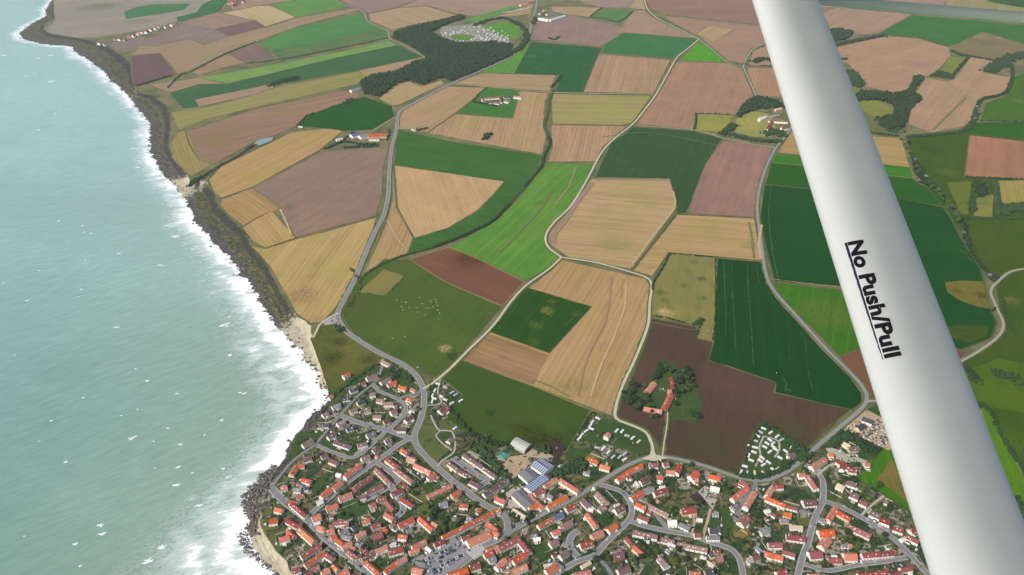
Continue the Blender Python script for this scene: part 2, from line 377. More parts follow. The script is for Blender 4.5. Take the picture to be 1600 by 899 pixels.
# far sea paled in colour toward the cape, standing in for haze and sky sheen
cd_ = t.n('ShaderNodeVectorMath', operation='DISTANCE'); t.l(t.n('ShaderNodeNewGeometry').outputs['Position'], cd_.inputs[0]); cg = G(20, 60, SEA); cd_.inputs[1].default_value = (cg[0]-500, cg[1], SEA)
far_pale = t.math('MULTIPLY_ADD', t.noise(t.pos(.3, (1/700, 1/260, 1)), 1, 5, .6), 1500.0, cd_.outputs['Value'])
wcol = t.mix(t.ramp(far_pale, 1700, 4900, .95, 0), wcol, tuple(lin((190,232,221))*ALB))
sw = t.noise(t.pos(R(-38), (1/40, 1/9, 1)), 1, 6, .7); sw2 = t.noise(t.pos(0, (1/420,)*3), 1, 3, .6)
wcol = t.scale(wcol, t.math('MULTIPLY', t.math('MULTIPLY_ADD', sw, .7, .65), t.math('MULTIPLY_ADD', sw2, .3, .85)))
tot = t.math('MAXIMUM', t.math('MAXIMUM', mask, veil), t.math('MAXIMUM', vein, caps))
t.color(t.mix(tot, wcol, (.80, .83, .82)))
t.l(t.ramp(tot, 0, 1, .22, .9), t.b.inputs['Roughness'])
hh = t.math('ADD', t.math('MULTIPLY', sw, 1.0), t.math('MULTIPLY', t.noise(t.pos(R(-45), (1/9, 1/3.2, 1)), 1, 5, .65), .35))
t.bump(hh, 1.0, 1.6)
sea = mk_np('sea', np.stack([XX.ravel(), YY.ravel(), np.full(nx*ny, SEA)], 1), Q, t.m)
if sea.data.polygons[0].normal.z < 0: sea.data.flip_normals()
for nm, ar in (('foam', foam), ('shallow', near), ('offshore', np.minimum(best, 2000).astype(np.float32))):
    a_ = sea.data.attributes.new(nm, 'FLOAT', 'POINT'); a_.data.foreach_set('value', ar)
tag(sea, kind='structure')
# whitecaps out on the water (pixel, length px)
CAPS = [(5,87,10),(60,91,16),(80,87,10),(54,115,5),(41,119,8),(81,127,12),(86,178,6),(60,203,7),(107,170,4),(261,353,12),(275,370,17),(302,390,9),(249,415,14),(91,346,8),(129,353,5),
(132,363,6),(143,365,5),(187,396,10),(42,470,9),(127,452,8),(122,464,4),(185,512,10),(133,407,4),(62,423,4),(212,577,7),(230,596,6),(23,555,4),(5,442,6),(351,510,22),(359,496,8),
(359,555,10),(375,614,6),(277,615,7),(348,657,9),(380,615,10),(207,685,14),(283,695,12),(103,722,7),(242,732,4),(280,730,12),(277,759,13),(358,745,8),(350,733,7),(157,822,17),(160,835,18),
(117,850,10),(253,855,20),(233,877,20),(125,885,7),(38,838,5),(378,705,7),(240,690,5),(130,622,6),(80,658,5),(190,650,4),(262,670,5),(320,680,6),(215,640,4),(60,690,5),(300,740,5),(345,800,14),(310,790,12),(215,205,14),(212,232,12),(215,262,10),(237,283,16)]
MBc = MB()
for (x, y, L) in CAPS:
    c0 = G(x, y, SEA); Lm = L/ppm(x, y)*.95
    for _ in range(random.randint(2, 3)):
        l = Lm*random.uniform(.45, 1); wd = l*random.uniform(.16, .3)+1.6; a = R(random.uniform(18, 42)); n = 16
        o = c0[:2]+rng.normal(0, Lm*.16, 2)*(1, .7); ring = []
        for k in range(n):
            th = 2*math.pi*k/n; r = random.uniform(.55, 1.15)
            u = math.cos(th)*l*.5*r; v = math.sin(th)*wd*.5*r+.5*wd*math.cos(th*1.0)**2
            ring.append((o[0]+u*math.cos(a)-v*math.sin(a), o[1]+u*math.sin(a)+v*math.cos(a), SEA+.12+random.uniform(0, .05)))
        n1 = len(MBc.v); MBc.v += ring+[(o[0], o[1], SEA+.5)]; MBc.f += [(n1+k, n1+(k+1) % n, n1+n) for k in range(n)]
tag(MBc.build('sea_foam', simple('foam_white', (0,0,0), .9, .2, 1/3.) , None), 'white foam of breaking whitecaps on the open sea', None, None, 'stuff')
bpy.data.materials['foam_white'].node_tree.nodes['Principled BSDF'].inputs['Base Color'].default_value = (.66,.7,.69,1)
for l_ in list(bpy.data.materials['foam_white'].node_tree.links):
    if l_.to_socket.name == 'Base Color': bpy.data.materials['foam_white'].node_tree.links.remove(l_)
# boulders along the water's edge
def rocks(name, n, lo, hi, size, spread, mat, label):
    ks = rng.integers(lo, hi, n); tt = rng.beta(1.1, 2.2, n)*spread[1]+spread[0]
    c = CS[ks]*(1-tt)[:,None]+CT[ks]*tt[:,None]+rng.normal(0, 2.5, (n, 2))
    z = np.interp(tt, [-.5,0,.1,.3,.62,1], [SEA,SEA,SEA*.94,SEA*.8,SEA*.55,0])
    r = (rng.gamma(3, size/3, n)+.4)*.8
    Vv, Ff = blobs(np.column_stack([c, z+.2]), np.column_stack([r*1.2, r, r*.8]), ICO1, .16, 1)
    return tag(mk_np(name, Vv, Ff, mat), label, None, None, 'stuff')
rk = simple('shore_rock', (112,106,102), .9, .55, 1/4., rnd=0, bump=.5)
dist_bottom = [i for i in range(len(CS)) if CS[i][1] < G(440, 720)[1]]
i0 = min(dist_bottom)
i1 = min(i for i in range(i0, len(CS)) if CS[i][1] < G(392, 826)[1])
rocks('boulders', 620, i1, len(CS)-2, 1.0, (-.6, .75), rk, 'scattered dark rocks on the pale beach')
rocks('boulders', 1150, i0, i1, 1.25, (-.3, .9), rk, 'dark boulders and rocks along the village shore')
rocks('boulders', 1500, 3, i0, 1.5, (-.1, .5), rk, 'dark rocks at the foot of the cliffs')
# ---------------------------------------------------------------- fields (colour as seen, style, outline, extra)
T_='s'
FIELDS = [
((150,128,120),'d',[(524,-4),(660,-4),(620,12),(578,20),(568,18),(549,10)],{}),
((160,138,124),'d',[(662,-4),(838,-4),(834,8),(800,13),(740,26),(715,22),(668,9),(625,12)],{}),
((178,152,122),'s',[(576,22),(622,13),(666,10),(714,24),(690,31),(650,38),(612,47),(604,44),(578,33)],{}),
((152,148,136),'p',[(84,-4),(345,-4),(325,12),(276,33),(240,45),(150,58),(125,60),(78,52),(66,46),(84,37),(86,28),(84,10)],dict(patches=[(150,12,120,(110,118,90),.7),(60,48,60,(90,98,76),.8),(215,34,80,(120,122,92),.6),(168,8,90,(100,110,86),.6)])),
((75,125,82),'c',[(194,19),(215,11),(240,7),(297,6),(287,16),(245,23),(197,30)],{}),
((62,118,72),'c',[(276,27),(307,20),(316,8),(330,1),(357,-2),(345,14),(335,20),(278,34)],{}),
((162,140,122),'d',[(357,8),(400,-5),(462,-5),(455,1),(400,10),(365,18)],{}),
((152,132,118),'d',[(283,36),(340,20),(400,31),(333,46)],{}),
((192,172,134),'s',[(345,21),(400,10),(422,9),(462,27),(415,42),(400,32)],{}),
((98,146,78),'c',[(424,9),(462,-1),(522,0),(545,10),(463,28)],{}),
((124,102,98),'d',[(335,46),(400,33),(418,44),(358,57)],{}),
((142,126,118),'d',[(165,68),(240,58),(283,37),(333,46),(358,57),(320,70),(300,60),(245,72),(212,76),(185,80)],{}),
((164,142,117),'s',[(205,87),(218,72),(247,72),(298,61),(318,71),(358,57),(400,46),(420,42),(465,28),(560,12),(564,16),(470,40),(400,66),(352,84),(300,108),(278,116),(250,83)],{}),
((118,98,98),'d',[(204,89),(250,83),(276,116),(210,134),(206,120)],{}),
((160,136,112),'d',[(298,112),(355,85),(385,98),(345,108),(310,118)],{}),
((134,113,108),'d',[(355,85),(400,68),(426,88),(400,96),(382,98)],{}),
((84,138,82),'c',[(404,68),(430,56),(475,41),(567,21),(574,36),(606,50),(535,60),(428,80)],{}),
((96,126,84),'c',[(425,81),(535,60),(590,47),(606,50),(607,60),(563,69),(510,78),(440,96)],dict(patches=[(530,76,35,(50,70,52),.8),(490,62,60,(140,150,98),.7)])),
((120,158,92),'c',[(310,122),(400,106),(550,78),(607,63),(621,71),(525,91),(400,121),(355,131)],{}),
((74,110,78),'c',[(265,145),(312,132),(355,132),(400,121),(525,91),(622,71),(660,89),(560,110),(465,127),(400,136),(305,156),(310,167),(287,170)],{}),
((162,142,118),'d',[(230,132),(310,122),(352,131),(312,132),(265,145)],{}),
((176,150,120),'s',[(560,111),(660,90),(648,101),(572,122)],{}),
((166,142,122),'d',[(305,156),(400,137),(422,131),(430,136),(400,148),(311,167)],{}),
((158,150,102),'s',[(268,176),(315,170),(400,148),(432,137),(560,112),(572,122),(562,130),(400,167),(320,187),(280,203)],{}),
((158,130,112),'s',[(290,206),(400,170),(550,140),(566,150),(488,178),(462,198),(430,212),(398,222),(335,257),(310,250),(295,225)],{}),
((160,146,102),'s',[(265,225),(280,205),(294,206),(310,248),(330,258),(300,276),(293,271),(272,250)],{}),
((186,156,112),'s',[(347,259),(427,221),(455,207),(520,200),(535,206),(500,235),(395,292),(347,310),(335,302),(325,282)],{}),
((178,148,106),'s',[(347,312),(393,295),(438,325),(380,352),(357,335),(345,320)],{}),
((150,128,114),'d',[(395,295),(505,237),(590,232),(606,232),(597,265),(596,305),(587,337),(462,371),(437,325)],dict(amp=1,patches=[(452,323,24,(120,122,80),.8)])),
((188,158,112),'s',[(378,357),(400,342),(425,330),(462,372),(415,388),(395,378)],{}),
((190,164,114),'s',[(392,385),(415,389),(462,374),(588,340),(575,392),(560,428),(545,455),(524,482),(503,503),(485,506),(462,490),(450,470),(442,452),(425,420),(408,400)],dict(d=(470,500,560,370),patches=[(474,462,42,(150,118,90),.85),(500,500,30,(160,130,98),.6)])),
((58,98,58),'c',[(467,195),(487,178),(520,165),(570,152),(612,166),(615,184),(580,203),(540,205),(472,197)],{}),
((182,158,122),'s',[(592,155),(613,131),(640,128),(657,136),(690,126),(693,131),(625,164),(613,165)],{}),
((182,153,122),'s',[(625,173),(700,135),(760,138),(712,177),(668,207),(622,200)],{}),
((80,126,70),'p',[(760,138),(805,140),(812,150),(801,185),(712,177),(735,160)],{}),
((182,153,122),'s',[(712,179),(801,186),(813,143),(857,146),(851,160),(848,195),(853,215),(846,241),(775,228),(670,208)],{}),
((177,150,122),'s',[(708,131),(752,115),(868,118),(859,143),(790,138)],{}),
((98,150,72),'c',[(752,113),(800,91),(824,70),(830,67),(803,115)],{}),
((60,104,70),'c',[(830,66),(875,70),(940,75),(911,144),(868,144),(877,118),(804,115)],dict(patches=[(831,88,28,(100,140,96),.8),(852,82,18,(96,132,90),.7),(838,107,18,(90,128,86),.7)])),
((68,122,76),'c',[(950,62),(975,52),(1090,61),(1055,91),(940,83)],{}),
((88,158,54),'c',[(1092,66),(1100,67),(1134,97),(1062,95)],{}),
((178,148,122),'s',[(935,85),(1048,94),(1021,147),(911,144)],dict(d=(935,85,911,144),patches=[(947,134,30,(140,140,92),.55)])),
((167,157,108),'s',[(865,147),(1018,150),(988,192),(972,196),(863,194),(862,158)],dict(patches=[(950,170,90,(168,164,104),.6)])),
((180,150,122),'s',[(862,196),(978,198),(940,230),(932,252),(858,253),(864,230),(862,215)],dict(d=(930,200,920,250))),
((150,130,120),'d',[(838,28),(890,24),(945,35),(980,45),(973,52),(940,73),(828,62)],{}),
((178,152,122),'s',[(862,10),(925,12),(940,13),(922,27),(885,23),(862,18)],{}),
((92,132,80),'p',[(940,14),(990,17),(967,34),(922,27)],{}),
((157,137,126),'d',[(905,3),(950,0),(995,0),(980,13),(940,12)],{}),
((150,150,92),'p',[(895,-4),(950,-4),(947,1),(908,3)],{}),
((166,140,120),'d',[(990,18),(1006,16),(1014,24),(1035,36),(1088,60),(975,51),(960,54)],{}),
((187,158,124),'s',[(981,13),(995,-2),(1004,-2),(1009,15)],{}),
((150,120,107),'d',[(1012,1),(1180,-4),(1300,-4),(1300,20),(1195,40),(1035,22),(1018,14)],{}),
((165,136,116),'d',[(1034,25),(1190,41),(1205,66),(1173,76),(1162,100),(1138,95),(1096,60)],{}),
((184,156,126),'s',[(1087,54),(1107,41),(1147,46),(1117,66)],{}),
((166,136,115),'d',[(1057,97),(1136,99),(1159,107),(1178,150),(1168,156),(1148,180),(1088,177),(1083,203),(994,194),(1027,150)],{}),
((178,143,118),'s',[(1167,107),(1300,107),(1300,155),(1182,150)],{}),
((174,142,118),'s',[(1177,80),(1200,71),(1300,75),(1300,104),(1168,103)],{}),
((150,152,88),'p',[(1090,179),(1147,180),(1142,190),(1125,207),(1087,204)],{}),
((155,156,96),'p',[(1150,187),(1168,175),(1185,175),(1205,180),(1212,200),(1205,215),(1180,215),(1148,207)],{}),
((68,96,66),'c',[(990,199),(1080,205),(1127,217),(1102,258),(1082,310),(1071,333),(1057,333),(1056,310),(1047,279),(930,277),(940,255),(955,225)],dict(d=(1100,225,1060,330))),
((156,127,114),'d',[(1130,219),(1209,231),(1192,270),(1184,300),(1179,340),(1077,334),(1082,308),(1102,258)],dict(d=(1200,235,1175,335))),
((186,160,122),'s',[(924,280),(1046,280),(1052,300),(1056,325),(988,421),(930,411),(888,402),(860,383),(858,366),(885,335)],dict(d=(925,300,1050,310),patches=[(1012,320,34,(140,146,92),.6),(960,378,60,(140,138,92),.5),(940,330,40,(150,150,98),.5)])),
((186,157,117),'s',[(1058,336),(1179,342),(1190,408),(1045,395),(1020,432),(990,423)],dict(d=(1058,345,1180,355),patches=[(1115,358,50,(156,150,96),.5),(1172,385,26,(130,130,84),.55)])),
((136,134,84),'p',[(1047,398),(1118,403),(1117,480),(1114,533),(1090,529),(1096,505),(1080,507),(1018,494),(1020,450)],dict(patches=[(1096,436,14,(64,84,46),.9),(1068,446,12,(80,98,54),.8),(1033,458,16,(84,104,56),.8),(1040,470,14,(84,104,56),.7),(1074,424,12,(90,104,60),.7),(1040,489,20,(208,184,132),.95),(1085,410,14,(90,104,60),.6),(1100,466,10,(80,98,54),.7)])),
((40,80,33),'c',[(1120,404),(1191,410),(1199,437),(1211,465),(1285,547),(1328,590),(1346,615),(1347,630),(1332,641),(1290,632),(1211,614),(1213,598),(1108,563),(1116,532)],dict(d=(1130,410,1140,560))),
((92,77,67),'d',[(1018,498),(1087,512),(1090,530),(1113,535),(1106,564),(1212,599),(1208,614),(1328,641),(1290,672),(1262,700),(1235,688),(1205,665),(1188,662),(1175,680),(1160,725),(1150,741),(1090,722),(1036,712),(1025,690),(1010,670),(966,652),(969,638),(987,590),(1005,548),(1017,515)],dict(d=(1110,570,1080,710),patches=[(1105,698,60,(78,80,54),.75),(1235,676,40,(86,88,58),.8),(1150,600,90,(112,88,78),.5)])),
((184,153,112),'s',[(879,407),(1008,436),(1015,447),(1012,475),(1009,510),(985,570),(967,615),(960,652),(835,605),(725,568),(765,519),(826,452)],dict(d=(990,450,900,620),patches=[(905,603,26,(140,128,88),.7),(885,604,20,(140,128,88),.6),(850,470,60,(176,148,108),.5)])),
((166,133,102),'s',[(760,520),(857,555),(835,602),(822,600),(724,564)],dict(d=(760,520,857,555))),
((54,88,36),'c',[(823,450),(924,480),(858,552),(762,518)],dict(d=(762,518,823,450),patches=[(855,485,20,(130,130,70),.8),(838,508,18,(110,118,58),.7),(832,535,18,(96,112,50),.6),(900,492,14,(120,124,66),.6),(862,472,12,(128,130,70),.6)])),
((100,146,72),'c',[(858,254),(926,257),(913,290),(880,333),(852,362),(850,378),(858,390),(873,403),(862,415),(822,440),(737,400),(702,387),(775,344),(814,307),(842,270)],dict(d=(740,400,900,260),patches=[(840,360,60,(112,140,76),.5)])),
((126,92,76),'d',[(640,406),(700,387),(737,401),(820,441),(785,478),(720,452),(688,437),(655,415)],dict(patches=[(735,406,50,(88,58,50),.85)])),
((74,112,66),'c',[(620,203),(707,222),(846,243),(838,268),(818,292),(786,328),(750,358),(695,381),(638,397),(640,376),(700,358),(750,328),(770,306),(789,284),(616,258)],{}),
((192,163,124),'h',[(617,259),(788,284),(770,305),(748,328),(700,357),(648,372),(622,326)],dict(d=(617,259,648,372))),
((182,153,112),'s',[(614,262),(619,325),(645,373),(636,396),(590,418),(567,434),(578,405),(604,350),(614,310)],dict(d=(610,350,580,420))),
((85,106,58),'p',[(600,406),(638,408),(688,438),(720,455),(783,480),(715,560),(681,588),(668,586),(640,568),(590,545),(560,526),(541,505),(536,490),(548,460),(562,440)],dict(patches=[(590,480,130,(86,104,58),.6),(695,545,16,(196,168,110),1),(708,557,16,(48,50,36),.9),(555,480,60,(94,100,62),.6)])),
((136,132,82),'p',[(560,457),(600,421),(632,432),(602,463)],{}),
((73,96,50),'p',[(720,562),(835,605),(922,642),(905,675),(885,705),(860,715),(812,690),(790,695),(735,680),(700,655),(697,640),(722,618),(690,592)],dict(patches=[(865,700,40,(62,48,40),.95),(835,682,30,(66,56,42),.8),(815,672,22,(66,58,42),.7),(760,640,80,(80,92,50),.5),(768,645,12,(44,70,34),.8)])),
((98,104,60),'p',[(486,531),(500,512),(520,508),(545,526),(597,560),(560,590),(516,640),(513,608),(497,562)],dict(patches=[(560,545,50,(126,122,72),.7),(520,560,30,(60,72,42),.8),(530,535,20,(58,66,42),.7),(545,575,40,(112,112,64),.6),(575,562,20,(64,76,44),.7)])),
# east side beyond and under the strut
((160,136,122),'d',[(1255,-5),(1480,-5),(1470,16),(1275,12)],{}),
((157,147,108),'s',[(1470,-5),(1625,-5),(1625,30),(1480,14)],{}),
((58,96,60),'c',[(1540,2),(1575,-5),(1625,-5),(1625,16),(1590,11)],{}),
((172,142,124),'s',[(1275,27),(1310,12),(1425,23),(1372,52),(1350,55),(1320,48),(1285,47)],{}),
((64,116,60),'c',[(1372,53),(1425,24),(1530,33),(1625,42),(1625,76),(1545,52),(1482,73),(1430,59),(1385,56)],dict(patches=[(1460,55,60,(96,130,74),.6)])),
((132,122,92),'d',[(1487,73),(1535,50),(1625,78),(1625,82),(1555,95),(1500,82)],dict(patches=[(1545,68,60,(96,108,74),.8),(1530,58,30,(170,160,118),.8),(1560,60,22,(176,160,120),.7)])),
((174,145,118),'d',[(1290,78),(1385,57),(1435,61),(1483,75),(1485,88),(1457,120),(1440,120),(1425,142),(1402,148),(1350,135),(1345,120),(1325,100),(1290,92)],dict(patches=[(1430,100,80,(158,128,112),.7),(1320,75,40,(150,124,112),.6),(1400,85,60,(190,154,120),.5)])),
((174,147,120),'d',[(1517,89),(1552,95),(1540,115),(1582,122),(1570,146),(1533,155),(1520,185),(1510,197),(1455,208),(1420,195),(1418,176),(1440,155),(1430,148),(1447,121),(1480,129),(1492,124)],dict(patches=[(1480,180,26,(140,132,86),.5)])),
((130,136,76),'p',[(1485,88),(1508,91),(1490,116),(1468,110)],{}),
((124,134,74),'p',[(1300,100),(1325,106),(1330,130),(1345,140),(1335,150),(1300,150)],{}),
((136,142,82),'p',[(1300,158),(1370,157),(1397,172),(1392,184),(1372,187),(1300,178)],{}),
((64,112,50),'c',[(1320,178),(1345,180),(1382,192),(1375,207),(1320,207)],{}),
((80,116,56),'p',[(1583,120),(1625,110),(1625,190),(1533,188),(1540,162),(1572,150)],dict(patches=[(1590,158,30,(130,134,84),.6)])),
((64,106,50),'c',[(1528,192),(1625,191),(1625,221),(1516,210),(1500,208)],{}),
((76,98,50),'p',[(1418,215),(1500,209),(1625,222),(1625,940),(1540,940),(1440,700),(1357,640),(1500,570),(1568,520),(1556,445),(1470,320),(1428,270)],dict(patches=[(1460,235,50,(58,90,42),.7),(1480,270,40,(110,126,66),.6),(1540,600,80,(64,92,38),.7),(1585,500,60,(60,92,44),.6),(1580,470,20,(150,140,90),.5),(1570,690,60,(92,116,52),.6)])),
((166,126,103),'d',[(1515,212),(1625,224),(1625,281),(1507,277)],{}),
((166,152,98),'s',[(1560,283),(1625,282),(1625,314),(1566,319)],{}),
((80,100,50),'p',[(1510,346),(1625,343),(1625,420),(1600,421),(1575,424),(1548,428),(1530,392)],{}),
((110,126,66),'p',[(1480,286),(1517,284),(1513,335),(1500,335)],{}),
((130,136,82),'p',[(1525,311),(1552,304),(1550,340),(1522,338)],{}),
((178,152,106),'s',[(1236,206),(1408,216),(1421,262),(1216,239)],{}),
((74,128,50),'c',[(1214,241),(1421,262),(1426,281),(1206,254)],{}),
((60,102,56),'c',[(1206,254),(1426,279),(1440,290),(1465,299),(1482,325),(1400,310),(1196,288)],{}),
((38,86,36),'c',[(1195,289),(1400,310),(1477,325),(1500,370),(1532,422),(1540,445),(1545,480),(1558,505),(1550,528),(1500,548),(1420,540),(1460,500),(1440,457),(1211,440),(1197,390),(1188,340)],dict(d=(1200,340,1480,350),patches=[(1490,390,60,(58,100,38),.5)])),
((122,116,64),'p',[(1478,442),(1500,439),(1535,441),(1541,452),(1549,482),(1535,482),(1500,470),(1480,457)],dict(patches=[(1532,462,18,(52,70,36),.9),(1495,455,14,(84,84,50),.7)])),
((72,92,42),'p',[(1482,512),(1500,508),(1545,510),(1542,526),(1515,537),(1486,528)],{}),
((74,118,48),'c',[(1208,442),(1330,456),(1440,468),(1440,540),(1345,545),(1311,556),(1262,505),(1217,462)],dict(patches=[(1290,490,70,(110,124,66),.7)])),
((126,92,74),'d',[(1311,558),(1345,545),(1420,543),(1420,615),(1362,625),(1352,603)],{}),
((120,84,76),'d',[(1480,540),(1513,552),(1495,567),(1470,572)],{}),
((86,112,44),'p',[(1502,585),(1560,560),(1625,575),(1625,650),(1545,636),(1518,625)],{}),
((130,112,78),'d',[(1500,632),(1530,640),(1578,768),(1560,765)],{}),
((88,130,46),'c',[(1530,640),(1543,640),(1604,752),(1604,786),(1580,785)],{}),
((78,124,44),'c',[(1338,748),(1355,725),(1378,700),(1392,688),(1460,830),(1400,785)],{}),
((134,116,70),'d',[(1370,748),(1392,718),(1436,800),(1405,775)],dict(patches=[(1395,760,26,(100,110,56),.7)])),
]
z = .10; MARG = []
for k, (col, st, pts, ex) in enumerate(FIELDS):
    c0 = np.mean([G(x, max(-4, y)) for x, y in pts], axis=0); d = math.hypot(math.hypot(c0[0], c0[1]), CH)
    base = alb(col, d)
    m = field_mat(base, ang_of(pts, ex.get('d')), st, ex.get('patches', ()))
    sheet('field', pts, z+.006*k, m); MARG.append(pts)
ZF = .9
# village ground: gardens and lawns
t = NT('gardens', .95, .1)
vo = t.n('ShaderNodeTexVoronoi'); t.l(t.pos(R(25), (1/14, 1/21, 1)), vo.inputs['Vector']); vo.inputs['Scale'].default_value = 1
sc_ = t.n('ShaderNodeSeparateColor'); t.l(vo.outputs['Color'], sc_.inputs[0])
c = t.mix(t.ramp(sc_.outputs[0], .3, .6), tuple(lin((60,80,46))*ALB), tuple(lin((96,104,66))*ALB))
c = t.mix(t.ramp(sc_.outputs[1], .72, .8), c, tuple(lin((122,112,76))*ALB))
c = t.mix(t.ramp(sc_.outputs[2], .84, .88), c, tuple(lin((166,154,136))*ALB))
c = t.mix(t.ramp(t.noise(t.pos(0, (1/7,)*3), 1, 4, .7), .48, .6), c, tuple(lin((42,60,34))*ALB))
t.color(t.scale(c, t.math('MULTIPLY_ADD', t.noise(t.pos(0, (1/2.,)*3), 1, 3, .7), .7, .65)))
GARD = t.m
VILL = [(516,640),(560,592),(598,562),(640,572),(662,600),(672,603),(690,594),(722,618),(697,640),(700,655),(735,680),(790,695),(860,718),(885,705),(905,676),(922,643),(962,656),(1008,676),(1018,700),(1020,713),(1090,724),(1150,743),(1162,725),(1176,680),(1188,663),(1205,666),(1262,701),(1310,668),(1352,635),(1385,690),(1340,748),(1400,788),(1460,832),(1500,930),(1540,990),(560,1000),(462,906),(454,893),(449,877),(434,862),(420,842),(412,824),(409,814),(415,800),(423,782),(426,766),(436,754),(448,734),(458,720),(464,706),(472,688),(484,675),(496,660),(512,644)]
sheet('ground', VILL, ZF+.1, GARD, jit=.6)
def flat(col, var=.2, sc=1/4., name='paving'): return simple(name, col, .9, var, sc)
GREEN = field_mat(alb((66,90,46)), 0.3, 'p'); OLIVE = field_mat(alb((98,108,58)), 0.3, 'p'); DRY = field_mat(alb((132,116,72)), 0.3, 'p'); DIRT = simple('yard_dirt', (190,166,138), .95, .35, 1/7.); ASPH = simple('asphalt', (140,138,140), .9, .12, 1/6.); PALE = simple('track_chalk', (206,200,172), .95, .14, 1/5.); MUD = simple('mud', (66,50,44), .95, .3, 1/6.)
SLAB = simple('paving_pale', (188,180,164), .9, .2, 1/3.); TRACKG = simple('lane_grey', (168,164,152), .95, .16, 1/5.)
def cr(x0, y0, s, *p): return [(x0+a/s, y0+b/s) for a, b in p]
